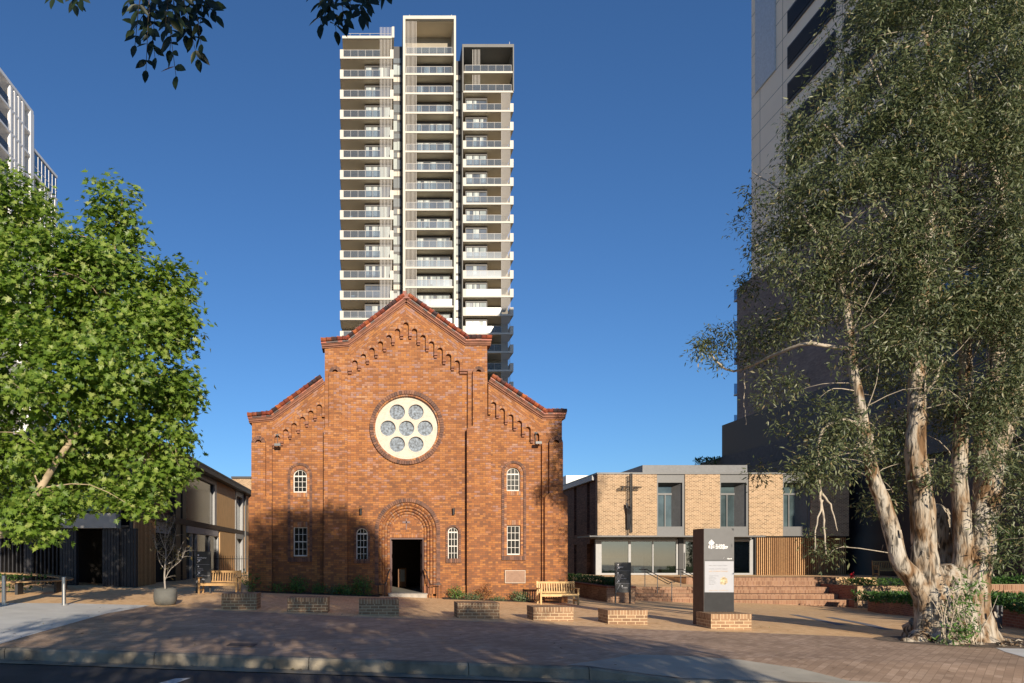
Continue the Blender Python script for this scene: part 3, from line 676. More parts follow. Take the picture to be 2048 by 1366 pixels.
def tower_stack(x0, x1, Y, slabs, D, fin0, fin1, win0, win1, ends, wd=0.0, framed=False, box_top=None, frame_to=None):
    sc = F/Y; X = lambda p: (p-PX0)/sc; Z = lambda q: ZC+(PY0-q)/sc
    pitch = (slabs[-1]-slabs[0])/(len(slabs)-1)/sc
    rnd = random.Random(int(x0))
    for i, sy in enumerate(slabs):
        zt = Z(sy)+.14; zb = zt-.30; zc = Z(slabs[i-1])-.22 if i else zt+pitch-.42
        if i == 0 and box_top: zc = Z(box_top)
        in_box = frame_to is not None and i <= frame_to
        mb = MB(); mb.box(X(x0), X(x1), Y, Y+D, zb, zt)
        if ends and not in_box:
            t = .55
            if 'l' in ends: mb.box(X(x0)-.003, X(x0)+t, Y-.004, Y+D*.5, zt, zt+1.12)
            if 'r' in ends: mb.box(X(x1)-t, X(x1)+.003, Y-.004, Y+D*.5, zt, zt+1.12)
        bal = mb.build('balcony', M_TWHITE, tower)
        so = MB(); so.box(X(x0)+.12, X(x1)-.12, Y+.22, Y+D-.02, zb-.035, zb-.004); so.build('soffit', M_TSOFF, bal)
        gb = MB(); gx0, gx1 = X(x0)+.5, (X(fin0) if fin0 > (x0+x1)/2 else X(x1)-.4)
        if fin0 < (x0+x1)/2: gx0 = X(x0)+.4
        if in_box: gx0, gx1 = X(x0)+.35, X(x1)-.35
        gb.box(gx0, gx1, Y+.10, Y+.115, zt+.02, zt+1.08); gb.build('balustrade_glass', M_TGLASS, bal)
        rl = MB(); rl.box(gx0, gx1, Y+.085, Y+.13, zt+1.08, zt+1.13); n = max(3, int((gx1-gx0)/1.15))
        for k in range(n+1):
            xx = gx0+(gx1-gx0)*k/n; rl.box(xx-.018, xx+.018, Y+.08, Y+.098, zt, zt+1.08)
        rl.build('balustrade_rail', M_TFIN, bal)
        fn = MB(); zf = zc if i else zc
        for k in range(9):
            xx = X(fin0)+(X(fin1)-X(fin0))*k/8; fn.box(xx-.028, xx+.028, Y+.02, Y+.10, zt, zf)
        if in_box and frame_to is not None and x0 > 900:
            fn = MB()
            for k in range(6):
                xx = X(946)+(X(960)-X(946))*k/5; fn.box(xx-.03, xx+.03, Y+.3, Y+.38, zt, zf)
        fn.build('screen_bars', M_TFIN, bal)
        # back wall of the balcony
        yb = Y+D; top = zc
        wl_ = MB(); wl_.box(X(x0)+.15, X(x1)-.15, yb, yb+.2, zt, top); wl_.build('back_wall', M_TWALL, bal)
        wx0, wx1 = X(win0), X(win1); wz1 = min(top-.02, zt+2.55)
        if wd and not in_box and i > 0:
            bb = MB(); bb.box(wx0-.15, wx1+.15, Y+wd, Y+D-.01, zt, top-.003); bb.build('glazed_bay', M_TWALL, bal); yb = Y+wd
        wn_ = MB()
        wn_.box(wx0, wx1, yb-.06, yb-.02, zt, wz1); wv = wn_.build('window', M_TWIN, bal)
        cu = MB(); n = max(2, int(round((wx1-wx0)/1.05))); pw = (wx1-wx0)/n
        for k in range(n):
            if rnd.random() < .70:
                a = wx0+pw*k+.10; b_ = a+pw*(.84 if rnd.random() < .7 else .45); j = a
                while j < b_-.02: cu.box(j, min(b_, j+.22), yb-.075, yb-.062, zt+.05, wz1-.25); j += .24
        if cu.v: cu.build('curtain', M_TCURT, bal)
        fr = MB(); fr.box(wx0-.12, wx1+.12, yb-.16, yb-.01, wz1-.22, wz1+.12); fr.box(wx0-.14, wx0, yb-.15, yb-.01, zt, wz1-.22); fr.box(wx1, wx1+.14, yb-.15, yb-.01, zt, wz1-.22)
        for k in range(1, n): fr.box(wx0+pw*k-.03, wx0+pw*k+.03, yb-.12, yb-.05, zt, wz1-.2)
        fr.build('window_frame', M_TFRAME, bal)
        if rnd.random() < .30:
            st = MB(); xx = gx0+rnd.uniform(.3, max(.4, gx1-gx0-1.2)); st.box(xx, xx+.5, Y+.9, Y+1.4, zt+.02, zt+.45); st.box(xx, xx+.5, Y+1.35, Y+1.42, zt+.45, zt+.9)
            st.build('balcony_chair', M_TCURT if rnd.random() < .6 else M_TDARK, bal)
    # solid body behind
    bd = MB(); zt0 = Z(slabs[0])+(pitch if not box_top else (slabs[0]-box_top)/sc); bd.box(X(x0)+.1, X(x1)-.1, Y+D+.2, Y+D+13, -3, zt0-.05); bd.build('core_wall', M_TWALL, tower)
    return X, Z, sc
left_s = [115+40.2*i for i in range(17)]; cen_s = [109.0+38.75*i for i in range(17)]; rig_s = [144,183]+[221.5+37.1*i for i in range(16)]
XL, ZL, sl = tower_stack(680, 787, 107.0, left_s, 4.2, 760.5, 783, 731, 781, 'lr', wd=1.3)
XC, ZM, scn = tower_stack(808, 909, 111.4, cen_s, 3.6, 812, 832.5, 836, 901, '', wd=1.9, box_top=42)
XR, ZR, sr = tower_stack(926, 1027, 115.6, rig_s, 4.0, 1003, 1020, 934, 975, 'lr', wd=1.2, box_top=96, frame_to=1)
mb = MB(); YT = 111.4                                  # white picture frame round the middle stack
mb.box(XC(806), XC(810.5), YT-.25, YT+4.2, -3, ZM(33.5)); mb.box(XC(907.5), XC(911.5), YT-.25, YT+4.2, -3, ZM(33.5)); mb.box(XC(810.5), XC(907.5), YT-.25, YT+4.2, ZM(40), ZM(33.5)); mb.build('white_frame', M_TWHITE, tower)
mb = MB(); mb.box(XC(810.6), XC(907.4), YT+.3, YT+4.1, ZM(41)-.05, ZM(40)-.004); mb.build('frame_soffit', M_TSOFF, tower)
mb = MB(); YT = 115.6
mb.box(XR(924.5), XR(927), YT-.1, YT+4.2, ZR(183), ZR(89)); mb.box(XR(1025.5), XR(1027.8), YT-.1, YT+4.2, ZR(183), ZR(89)); mb.box(XR(927), XR(1025.5), YT-.1, YT+4.2, ZR(95), ZR(89)); mb.build('grey_frame', M_TGREY, tower)
mb = MB(); YT = 107.0                                  # roof slab of the left stack with its end post and wire rail
mb.box(XL(684.5), XL(784), YT, YT+4.3, ZL(76.5), ZL(71.5)); mb.box(XL(784), XL(788.5), YT-.1, YT+3, ZL(75.8), ZL(54)); mb.build('roof_slab', M_TWHITE, tower)
mb = MB(); mb.box(XL(684.6), XL(783.9), YT+.3, YT+4.2, ZL(76.5)-.06, ZL(76.5)-.006); mb.build('roof_soffit', M_TSOFF, tower)
mb = MB()
for k in range(9):
    xx = XL(760.5)+(XL(783)-XL(760.5))*k/8; mb.box(xx-.028, xx+.028, YT-.03, YT-.006, ZL(76), ZL(54.5))
mb.build('roof_screen', M_TFIN, tower); mb = MB(); mb.box(XL(697), XL(784), YT+.2, YT+.24, ZL(65.2), ZL(64.7))
for p in (700, 720, 740): mb.box(XL(p)-.02, XL(p)+.02, YT+.2, YT+.24, ZL(71.5), ZL(65))
mb.build('roof_rail', M_TFIN, tower)
for p in (819.5, 904): mb = MB(); mb.box(XC(p)-.04, XC(p)+.04, 112, 112.08, ZM(34), ZM(23.5)); mb.build('mast', M_TFIN, tower)
mb = MB(); mb.box(XR(1020)-.03, XR(1020)+.03, 116, 116.06, ZR(89), ZR(80)); mb.build('mast', M_TFIN, tower)
# recessed glazed strips between the stacks
for xa, xb, Y, ytop, XF, ZF in ((788, 806, 114.0, 93, None, None), (911, 925, 118.0, 122, None, None)):
    s_ = F/Y; xx0, xx1 = (xa-1-PX0)/s_, (xb+2-PX0)/s_; top = ZC+(PY0-ytop)/s_
    mb = MB(); mb.box(xx0, xx1, Y, Y+8, -3, top); lk = mb.build('link_bay', M_TDARK, tower)
    z = 0; rnd = random.Random(xa); LG = bpy.data.materials.get('link_glass') or mk('link_glass', (.16,.18,.19), rough=.2)
    while z < top-3.2:
        for (a, b_) in ((0.0,.34),(.37,.72)):
            q = MB(); bright = rnd.random() < (.5 if a == 0 else .38)
            z0 = z+.15; q.box(xx0+(xx1-xx0)*a, xx0+(xx1-xx0)*b_, Y-.05, Y-.004, z0, z0+1.25+.5*rnd.random()); q.build('spandrel' if bright else 'window', M_TCURT if bright else LG, lk)
            q = MB(); q.box(xx0+(xx1-xx0)*a, xx0+(xx1-xx0)*b_, Y-.05, Y-.004, z0+1.95, z0+2.75); q.build('window', LG if bright else M_TWHITE, lk)
        z += 3.15
# side return of the right stack, dark and louvred
mb = MB(); mb.box(XR(924.2), XR(926), 115.7, 124, -3, ZR(183)); mb.build('side_wall', M_TGREY, tower)
# ---------------------------------------------------------------- brick office building on the right
YO = 44.75; SO = F/YO
def ox(p): return (p-PX0)/SO
def oz(q): return ZC+(PY0-q)/SO
office = thing('brick_office', (ox(1400), YO, -1.0), 'two-storey cream brick building with grey framed windows right of the church', 'building')
ZT = oz(948); Z1 = oz(1072); ZF_ = oz(1150)       # parapet, upper floor, terrace floor
mb = MB(); bays = ((1314,1370),(1440,1498),(1566,1622)); xs = [1195]+[q for b_ in bays for q in b_]+[1698]
for i in range(0, len(xs), 2): mb.box(ox(xs[i]), ox(xs[i+1]), YO, YO+.4, Z1, ZT-.02)
mb.build('front_wall', M_CREAMB, office)
mb = MB(); XS = ox(1195)
yy = [YO+.42, 46.35, 46.75, 48.9, 49.4, 56]
for a, b_ in ((YO+.402,46.35),(46.95,49.3),(49.9,56)): mb.box(XS, XS+.35, a, b_, -3 if a > 46 else Z1, ZT-.02)
mb.box(XS+.01, XS+.35, 46.35, 49.9, Z1-.5, Z1+.2)
mb.build('side_wall', M_BROWNB, office)  # darker brick than the front, shade of this side put into its colour
for a, b_ in ((46.35,46.95),(49.3,49.9)):
    mb = MB(); mb.box(XS+.22, XS+.30, a, b_, Z1, ZT-.4); wv = mb.build('window', M_GREYM, office)
    mb = MB(); mb.box(XS+.19, XS+.215, a+.12, b_, Z1+.6, ZT-1.3); mb.build('pane', M_GLASSB, wv)
mb = MB(); mb.box(ox(1195)-.05, ox(1698), YO-.04, YO+.5, ZT-.02, ZT+.10); mb.box(XS-.05, XS+.45, YO+.5, 56, ZT-.02, ZT+.10); mb.build('parapet_cap', M_GREYM, office)
for a, b_ in bays:
    x0, x1 = ox(a), ox(b_); zb, zt = oz(1053), oz(965)
    mb = MB(); mb.box(x0, x1, YO+.08, YO+.2, zt, ZT-.03); mb.box(x0, x1, YO+.08, YO+.2, Z1, zb); mb.box(x0, x0+.10, YO+.08, YO+.2, zb, zt); mb.box(x1-.14, x1, YO+.08, YO+.2, zb, zt)
    bay = mb.build('window_bay', M_GREYM, office)
    mb = MB(); d = .9
    mb.hexa([(x0+.1,YO+.2,zt),(x1-.14,YO+.2,zt),(x1-.5,YO+d,zt-.2),(x0+.1,YO+d,zt-.2),(x0+.1,YO+.2,zt+.05),(x1-.14,YO+.2,zt+.05),(x1-.5,YO+d,zt+.05),(x0+.1,YO+d,zt+.05)]); mb.build('bay_ceiling', M_CHAR, bay)
    mb = MB(); mb.quad((x1-.14,YO+.2,zb),(x1-.5,YO+d,zb),(x1-.5,YO+d,zt),(x1-.14,YO+.2,zt)); mb.quad((x0+.1,YO+d,zb),(x0+.1,YO+.2,zb),(x0+.1,YO+.2,zt),(x0+.1,YO+d,zt)); mb.quad((x0+.1,YO+.2,zb),(x1-.14,YO+.2,zb),(x1-.5,YO+d,zb),(x0+.1,YO+d,zb)); mb.build('bay_reveal', mk('bay_reveal_metal', (.14,.145,.15), rough=.5), bay)
    mb = MB(); mb.box(x0+.1, x1-.45, YO+d, YO+d+.06, zb, zt-.2); mb.build('pane', mk('bay_glass_backing', (.055,.08,.088), rough=.1, var=.6, scale=.7, spec=.8), bay)
    mb = MB(); mb.box(x0+.1, x1-.5, YO+d-.08, YO+d-.01, zt-.75, zt-.62); mb.box(x0+.85, x0+.92, YO+d-.08, YO+d-.01, zb, zt-.75); mb.build('bay_mullion', M_GREYM, bay)
mb = MB(); mb.box(XS-.9, ox(1510), YO-1.2, YO+1.4, Z1-.09, Z1); mb.build('canopy', M_GREYM, office)
mb = MB(); mb.box(18.87, ox(1500)+1.2, YO+2.5, YO+9, ZT, oz(931)+.36); mb.build('roof_plant_screen', mk('zinc_roof_screen', (.13,.137,.147), rough=.5), office)
mb = MB(); mb.box(ox(1350), 45, YO+6, YO+16, ZT, oz(931)+.1); mb.build('roof_box', M_GREYM, office)
mb = MB(); mb.box(XS-.2, ox(1700), YO+.5, 57, ZT-.35, ZT-.05); mb.build('roof', M_LGREY, office)
mb = MB(); mb.box(XS+.6, XS+3.6, 54, 62, ZT+.1, oz(948)+1.0); mb.build('rooflight', mk('white_roof_sheet', (.60,.62,.62), rough=.4), office)
# ground floor: glazing set back under the canopy
yg = YO+.35
fr = MB(); x0, x1 = ox(1195), ox(1361); zt = oz(1083)
fr.box(x0, x1, yg, yg+.14, zt, oz(1076)-.09); fr.box(x0, x0+.38, yg-.02, yg+.14, ZF_, zt); fr.box(x1-.12, x1, yg, yg+.14, ZF_, zt); fr.box(x0+.38, x1-.12, yg, yg+.14, ZF_, ZF_+.12)
for p, wd in ((1263.5,.16),(1310.5,.07)): fr.box(ox(p)-wd/2, ox(p)+wd/2, yg+.01, yg+.12, ZF_+.12, zt)
fr = fr.build('shopfront', M_LGREY, office)
pn = MB(); pn.box(x0+.38, x1-.12, yg+.05, yg+.065, ZF_+.12, zt); pn.build('pane', M_GLASSB, fr)
fr = MB(); x2, x3 = ox(1371), ox(1512)
fr.box(x2, x3, yg, yg+.14, zt, oz(1076)-.09); fr.box(x2, x2+.16, yg, yg+.14, ZF_, zt); fr.box(x3-.22, x3, yg, yg+.14, ZF_, zt); fr.box(ox(1422), ox(1426), yg, yg+.14, ZF_, zt); fr.box(x2+.16, x3-.22, yg+.001, yg+.14, ZF_, ZF_+.12)
fr = fr.build('entrance_door', M_LGREY, office)
pn = MB(); pn.box(x2+.16, x3-.22, yg+.05, yg+.065, ZF_+.12, zt); pn.build('pane', M_GLASSB, fr)
pn = MB(); pn.tube([(ox(1373.5),yg-.06,oz(1138)),(ox(1373.5),yg-.06,oz(1105))], .02, 8); pn.build('door_handle', M_STEEL, fr)
mb = MB(); mb.box(ox(1361.3), ox(1370.7), yg-.1, yg+.5, ZF_, Z1-.1); mb.build('column', M_BLACKM, office)
mb = MB(); mb.box(x0+.05, x3, yg+5.5, yg+5.6, ZF_, Z1-.1); mb.build('interior_wall', mk('interior_ply', (.42,.36,.20), rough=.7, var=.25, scale=2, stretch=(6,1,.4)), office)
mb = MB(); mb.box(x0+.05, x3, yg+.15, yg+5.5, ZF_-.02, ZF_+.005); mb.build('interior_floor', mk('interior_carpet', (.12,.13,.13), rough=.8), office)
mb = MB(); mb.box(x0+.05, x3, yg+.15, yg+5.5, Z1-.16, Z1-.1); mb.build('interior_ceiling', mk('interior_ceiling', (.5,.48,.42), rough=.8), office)
mb = MB(); mb.box(x0+.8, x0+4.2, yg+2.6, yg+3.2, ZF_, ZF_+1.1); mb.box(ox(1318), ox(1345), yg+4.2, yg+4.3, ZF_, ZF_+2.6); mb.build('interior_counter', mk('counter_grey', (.10,.12,.13), rough=.5), office)
mb = MB(); mb.box(ox(1278), ox(1293), yg+.5, yg+.53, oz(1146), oz(1135)); mb.build('window_notice', M_SIGNW, office)
sl = MB(); k = 0; xx = ox(1518)
while xx < ox(1697): sl.box(xx, xx+.055, yg-.12, yg, ZF_, Z1-.1); xx += .135
so_ = sl.build('timber_screen', M_TIMBER, office)
sl = MB(); sl.box(ox(1516), ox(1697), yg+.005, yg+.1, ZF_, Z1-.1); sl.build('screen_backing', M_BLACKM, so_)
mb = MB(); mb.box(ox(1697.2), ox(1875), YO+1.9, YO+2.3, -2.2, Z1+.1); mb.build('recessed_wall', M_BROWNB, office)
mb = MB(); mb.box(ox(1698.2), ox(1880), YO+1.6, YO+2.2, Z1+.101, ZT+.2); mb.build('upper_cladding', mk('navy_cladding', (.022,.026,.040), rough=.5), office)
# side entrance under the canopy
mb = MB(); mb.box(XS+.25, XS+.30, 45.6, 49.6, ZF_-.4, Z1-.1); sd_ = mb.build('side_door', mk('brown_panel', (.08,.045,.03), rough=.6), office)
mb = MB(); mb.box(XS+.20, XS+.246, 47.0, 49.2, ZF_-.3, Z1-.55); mb.build('pane', M_GLASSB, sd_)
# ---------------------------------------------------------------- dark tower on the far right
XT = 32.0
def tY(p): return XT*F/(p-PX0)
def tZ(p, q): return ZC+(PY0-q)/F*tY(p)
M_TPAN = mk('grey_beige_panels', (.93,.78,.60), rough=.7, var=.05, scale=.3)
M_TBROWN = brick_mat('brown_tower_brick', [(0,(.17,.125,.11)),(.5,(.21,.16,.14)),(1,(.26,.20,.17))], (.2,.16,.14), mj=.012)
M_TNAVY = mk('navy_metal_cladding', (.018,.020,.030), rough=.5)
rt = thing('office_tower', (XT, 45, 0), 'tall grey panel-clad tower with black strip windows behind the paperbark tree', 'tower')
yF = tY(1503)
mb = MB(); mb.box(XT, XT+24, 24, yF, 22, 60); mb.build('panel_wall', M_TPAN, rt)
mb = MB()
for i in range(22):
    z = 22.8+i*1.72; mb.box(XT-.006, XT-.001, 24, yF, z, z+.035)
for yv in (56.0-.02, 52.9, 46.2, 39.8, 33): mb.box(XT-.006, XT-.001, yv, yv+.03, 22, 60)
mb.build('panel_joints', mk('dark_joint', (.09,.085,.08), rough=.8), rt)  # thin dark lines for the panel joints
mb = MB(); a, b_ = tY(1552), tY(1513); mb.box(XT-.12, XT+.1, a, b_, tZ(1513,187), 60.2); mb.build('glass_panel', mk('pale_blue_panel', (.46,.52,.58), rough=.35), rt)
pt = 2.745
for i in range(13):
    z0 = tZ(1577,138)+pt*(4-i)
    if z0 > 57 or z0 < 23: continue
    for (ya, yb) in ((tY(1672), tY(1577)), (tY(1830), tY(1690)), (tY(2070), tY(1855))):
        if i == 4 and False: continue
        mb = MB(); mb.box(XT-.10, XT+.05, ya, yb, z0, z0+1.62); wv = mb.build('strip_window', M_TDARK, rt)
        mb = MB(); mb.box(XT-.14, XT-.10, ya+.12, yb-.12, z0+.22, z0+1.45); mb.build('pane', mk('strip_glass', (.010,.011,.014), rough=.4, spec=.15) if i == 0 and ya < 40 else bpy.data.materials.get('strip_glass') or mk('strip_glass', (.010,.011,.014), rough=.4, spec=.15), wv)
ym = tY(1474.5); zm = tZ(1474.5,577)
mb = MB(); mb.box(XT-.02, XT+22, 24, ym, 12.2, zm); mb.build('brick_storeys', M_TBROWN, rt)
mb = MB(); yp = tY(1445); zp = tZ(1445,851); mb.box(XT-.05, XT+22, 23.5, yp, 7.5, zp); mb.build('podium', M_TNAVY, rt)
mb = MB(); yq = tY(1403); zq = tZ(1403,926); mb.box(XT-.08, XT+22, 23, yq, zq-1.5, zq); mb.build('podium_parapet', mk('brown_concrete', (.125,.11,.10), rough=.9, var=.2), rt)
mb = MB(); mb.box(XT+.4, XT+22, 22, yq-.3, -3, zq-1.5); mb.build('podium_base', M_TNAVY, rt)
mb = MB()
for k in range(12): mb.box(XT-.25, XT-.06, 40.2+k*.22, 40.26+k*.22, 13.5, 17.5)
mb.build('louvre', mk('brown_louvre', (.10,.07,.055), rough=.6), rt)
mb = MB(); mb.box(XT-.06, XT-.03, 33.2, 38.5, 14.6, 17.2); mb.build('window', mk('blue_window', (.03,.06,.12), rough=.05, spec=1.0), rt)
for k in range(5):
    mb = MB(); z = 13+k*2.75; mb.box(XT-.02, XT+4, ym, ym+.55, z, z+.12); b_ = mb.build('balcony', M_LGREY, rt)
    mb = MB(); mb.box(XT, XT+4, ym+.5, ym+.53, z+.12, z+1.1); mb.build('balustrade', M_TGLASS, b_)
# ---------------------------------------------------------------- white apartment block, far left
XW = -48.0
def wY(p): return -XW*F/(PX0-p)
def wZ(p, q): return ZC+(PY0-q)/F*wY(p)
wb = thing('apartment_block', (XW, 92, 0), 'white apartment block with long balconies and vertical fins behind the plane tree', 'building')
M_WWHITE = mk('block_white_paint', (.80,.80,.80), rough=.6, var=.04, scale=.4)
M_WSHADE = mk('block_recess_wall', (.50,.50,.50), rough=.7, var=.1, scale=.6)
ye = wY(67); zt = wZ(67,223); fl = 3.18
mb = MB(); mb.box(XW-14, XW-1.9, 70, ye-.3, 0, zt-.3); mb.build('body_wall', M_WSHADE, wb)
mb = MB(); mb.box(XW-14, XW, 70, ye, zt-.45, zt); mb.build('roof', M_WWHITE, wb)
mb = MB(); mb.box(XW-6, XW+.05, ye-.9, ye+.05, 0, zt-.451); mb.build('end_wall', M_WWHITE, wb)
for i in range(9):
    z = zt-.3-fl*(i+1)
    mb = MB(); mb.box(XW-2, XW, 70, ye-.9, z-.32, z); b_ = mb.build('balcony', M_WWHITE, wb)
    mb = MB(); mb.box(XW-.08, XW-.05, 70, ye-6.6, z+.02, z+1.1); mb.build('balustrade', M_TGLASS, b_)
    mb = MB()
    for k in range(9): mb.box(XW-.10, XW-.03, ye-6.7-2.4*k, ye-6.6-2.4*k, z, z+1.12)
    mb.build('balustrade_post', M_WWHITE, b_)
    mb = MB()
    for k in range(4): mb.box(XW-.35, XW+.02, ye-6.3+1.05*k, ye-5.75+1.05*k, z, z+fl-.32)
    mb.build('fin', M_WWHITE, b_)
ye2 = wY(115); zt2 = wZ(115,352)
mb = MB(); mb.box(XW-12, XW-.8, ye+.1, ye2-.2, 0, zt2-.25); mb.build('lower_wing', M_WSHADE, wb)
mb = MB(); mb.box(XW-12, XW+.0, ye+.1, ye2, zt2-.4, zt2); mb.build('wing_roof', M_WWHITE, wb)
for i in range(6):
    z = zt2-.25-3.3*(i+1); mb = MB(); mb.box(XW-1, XW, ye+.1, ye2, z-.3, z); b_ = mb.build('balcony', M_WWHITE, wb)
    if i == 0:
        mb = MB(); mb.box(XW-.10, XW-.06, ye+.1, ye2-.1, z, z+2.9); mb.build('glazing', glass_mat('sky_glass', (.5,.62,.70), refl=.35, trans=.6), b_)
        mb = MB()
        for k in range(7): mb.box(XW-.14, XW-.02, ye+.3+1.1*k, ye+.42+1.1*k, z, z+2.9)
        mb.box(XW-.13, XW-.03, ye+.1, ye2-.1, z+1.0, z+1.08); mb.build('mullion', M_WWHITE, b_)
    else:
        mb = MB()
        for k in range(5): mb.box(XW-.3, XW+.02, ye2-5.3+1.1*k, ye2-4.8+1.1*k, z, z+3.0)
        mb.build('fin', M_WWHITE, b_)
# ---------------------------------------------------------------- dark slatted school building on the left
XB = -9.9
def sY(p): return -XB*F/(PX0-p)
def sZ(p, q): return ZC+(PY0-q)/F*sY(p)
sb = thing('slatted_building', (XB-4, 30, .5), 'dark two-storey building with timber slat screens left of the church', 'building')
Y0 = 28.8; ztop = sZ(440,953)-.1; zs = sZ(440,1057)
M_SDARK = island_mat('black_slats', [(0,(.014,.014,.017)),(1,(.026,.026,.030))], rough=.55)
def side_panel(p0, p1, z0, z1, xin, mat, name, parent=sb, thick=.06):
    mb = MB(); mb.box(XB-xin-thick, XB-xin, sY(p0), sY(p1), z0, z1); return mb.build(name, mat, parent)
zg = -.2
sl = MB(); y = Y0+.02                                   # timber slat corner
while y < sY(313): sl.box(XB-.10, XB-.02, y, y+.075, zg, zs-.15); sl.box(XB-.10, XB-.02, y, y+.075, zs+.15, ztop-.3); y += .135
o = sl.build('timber_screen', M_TIMBER, sb)
sl = MB(); sl.box(XB-.25, XB-.12, Y0+.01, sY(313), zg, ztop-.3); sl.build('screen_backing', M_BLACKM, o)
mb = MB(); mb.box(XB-.35, XB+.03, Y0, 58, zs-.15, zs+.15); mb.build('floor_beam', mk('brown_beam', (.07,.05,.038), rough=.6), sb)
mb = MB(); mb.box(XB-.5, XB+.45, Y0, 59, ztop-.28, ztop); mb.box(XB+.30, XB+.47, Y0, 59, ztop-.02, ztop+.10); mb.build('gutter', M_CHAR, sb)
mb = MB(); mb.hexa([(XB-.4,Y0,ztop),(XB+.3,Y0,ztop),(XB+.3,59,ztop),(XB-.4,59,ztop),(XB-5,Y0,ztop+.02),(XB-4.9,Y0,ztop+.12),(XB-4.9,59,ztop+.12),(XB-5,59,ztop+.02)]); mb.box(XB-2.2, XB-1.0, 43, 52, ztop+.2, ztop+.75); mb.build('roof', M_CHAR, sb)
side_panel(313.5, 352, zs+.16, ztop-.3, .30, mk('reflected_brick_glass', (.26,.10,.065), rough=.15, var=.35, scale=2.2, stretch=(1,.4,6)), 'window')  # brick reflection painted as the pane colour
side_panel(313.5, 352, zg, zs-.7, .32, M_DARK, 'doorway'); side_panel(313.5, 374, zs-.69, zs-.16, .28, mk('white_fascia', (.55,.56,.58), rough=.5), 'fascia')
side_panel(352.2, 362, zg, ztop-.3, .02, M_BLACKM, 'column', thick=.35); side_panel(366, 373, zg, ztop-.3, .02, M_BLACKM, 'column', thick=.35)
wv = side_panel(374, 428, zs+.16, ztop-.3, .14, mk('blind_behind_glass', (.045,.042,.036), rough=.12, var=.7, scale=1.4, stretch=(1,.7,5)), 'window')
mb = MB(); mb.box(XB-.13, XB+.01, sY(374), sY(429), ztop-.62, ztop-.31); mb.box(XB-.13, XB+.01, sY(429), sY(433), zs+.16, ztop-.31); mb.build('window_frame', M_LGREY, wv)
wv = side_panel(374.2, 438, zg, zs-.55, .16, mk('black_shop_glass', (.02,.02,.021), rough=.1, var=.6, scale=.8), 'window')
mb = MB(); mb.box(XB-.15, XB+.0, sY(375), sY(437), zs-.54, zs-.17); mb.build('fascia', mk('pale_fascia', (.42,.42,.45), rough=.5), wv)
mb = MB()
for p in (384, 394, 420, 437): mb.box(XB-.15, XB-.01, sY(p), sY(p)+.16, zg, zs-.56)
mb.build('window_frame', M_LGREY, wv)
for a, b_ in ((433.3,470),(490,520)):
    side_panel(a, b_, zs+.16, ztop-.3, .0, M_TIMBERP, 'timber_cladding', thick=.2)
for a, b_ in ((440,472),(490,520)): side_panel(a, b_, zg, zs-.16, .0, M_TIMBERP, 'timber_cladding', thick=.2)
for z0, z1 in ((zs+.16, ztop-.3), (zg, zs-.16)):
    wv = side_panel(471, 486, z0, z1, .20, mk('pale_window_glass', (.24,.28,.29), rough=.1, var=.4, scale=.8), 'window')
    mb = MB(); mb.box(XB-.19, XB+.03, sY(470.5), sY(472.5), z0, z1); mb.box(XB-.19, XB+.03, sY(484.5), sY(487), z0, z1); mb.box(XB-.19, XB+.03, sY(472.5), sY(484.5), z1-.35, z1); mb.build('window_frame', M_LGREY, wv)
mb = MB(); mb.cyl(XB+.12, sY(487.5), zg, ztop-.2, .07, 12); mb.build('downpipe', M_GREYM, sb)
# front of it, facing the street, mostly black slats under the tree
fz = lambda q: ZC+(PY0-q)/F*Y0
fx_ = lambda p: (p-PX0)/F*Y0
mb = MB(); mb.box(fx_(118), fx_(236), Y0-.25, Y0+.35, fz(1056.5), fz(1027)); mb.box(-26, fx_(117), Y0-.15, Y0+.35, fz(1054), fz(1027)); mb.build('concrete_lintel', M_CONC, sb)
for a, b_, d in ((120,150,.0),(206,236,-.05),(236.3,256,.05),(256.3,269.5,.0),(48,62,.0)):
    sl = MB(); x = fx_(a); 
    while x < fx_(b_): sl.box(x, x+.10, Y0+d-.02, Y0+d+.25, zg, fz(1057)); x += .118
    sl.build('black_screen', M_SDARK, sb)
sl = MB(); x = -26.0
while x < fx_(118):
    sl.box(x, x+.05, Y0+.02, Y0+.16, zg+.3, fz(1056)); x += .17
sl.build('black_fins', M_SDARK, sb)
mb = MB(); mb.box(-26, fx_(175), Y0+1.8, Y0+1.9, zg, fz(1058)); mb.box(fx_(175), fx_(236), Y0+6, Y0+6.1, zg, fz(1058)); mb.build('recess_wall', M_DARK, sb)
mb = MB(); mb.box(-26, XB-.4, Y0+.36, Y0+7, fz(1054), fz(1050)); mb.build('porch_ceiling', mk('porch_ceiling', (.20,.17,.15), rough=.8), sb)
mb = MB(); mb.box(-26, fx_(236), Y0+.30, Y0+.36, fz(1026.9), ztop-.3); wv = mb.build('upper_window', mk('teal_window_glass', (.05,.09,.085), rough=.08, var=.7, scale=.6, spec=.8), sb)
sl = MB(); x = -26.0
while x < fx_(135):
    sl.box(x, x+.06, Y0+.05, Y0+.25, fz(1026), ztop-.3); x += .19
for p in (148, 196, 236, 262): sl.box(fx_(p)-.18, fx_(p)+.12, Y0, Y0+.28, fz(1026), ztop-.3)
sl.box(fx_(60), fx_(236), Y0+.2, Y0+.28, fz(1021), fz(1026)); sl.build('upper_screen', M_SDARK, sb)
mb = MB(); mb.box(-26, XB-.36, Y0+7.1, 58, zg, ztop-.3); mb.build('core_wall', M_DARK, sb)
mb = MB(); mb.box(-26, XB-.3, Y0, Y0+.5, ztop-.29, ztop-.01); mb.build('fascia', M_CHAR, sb)
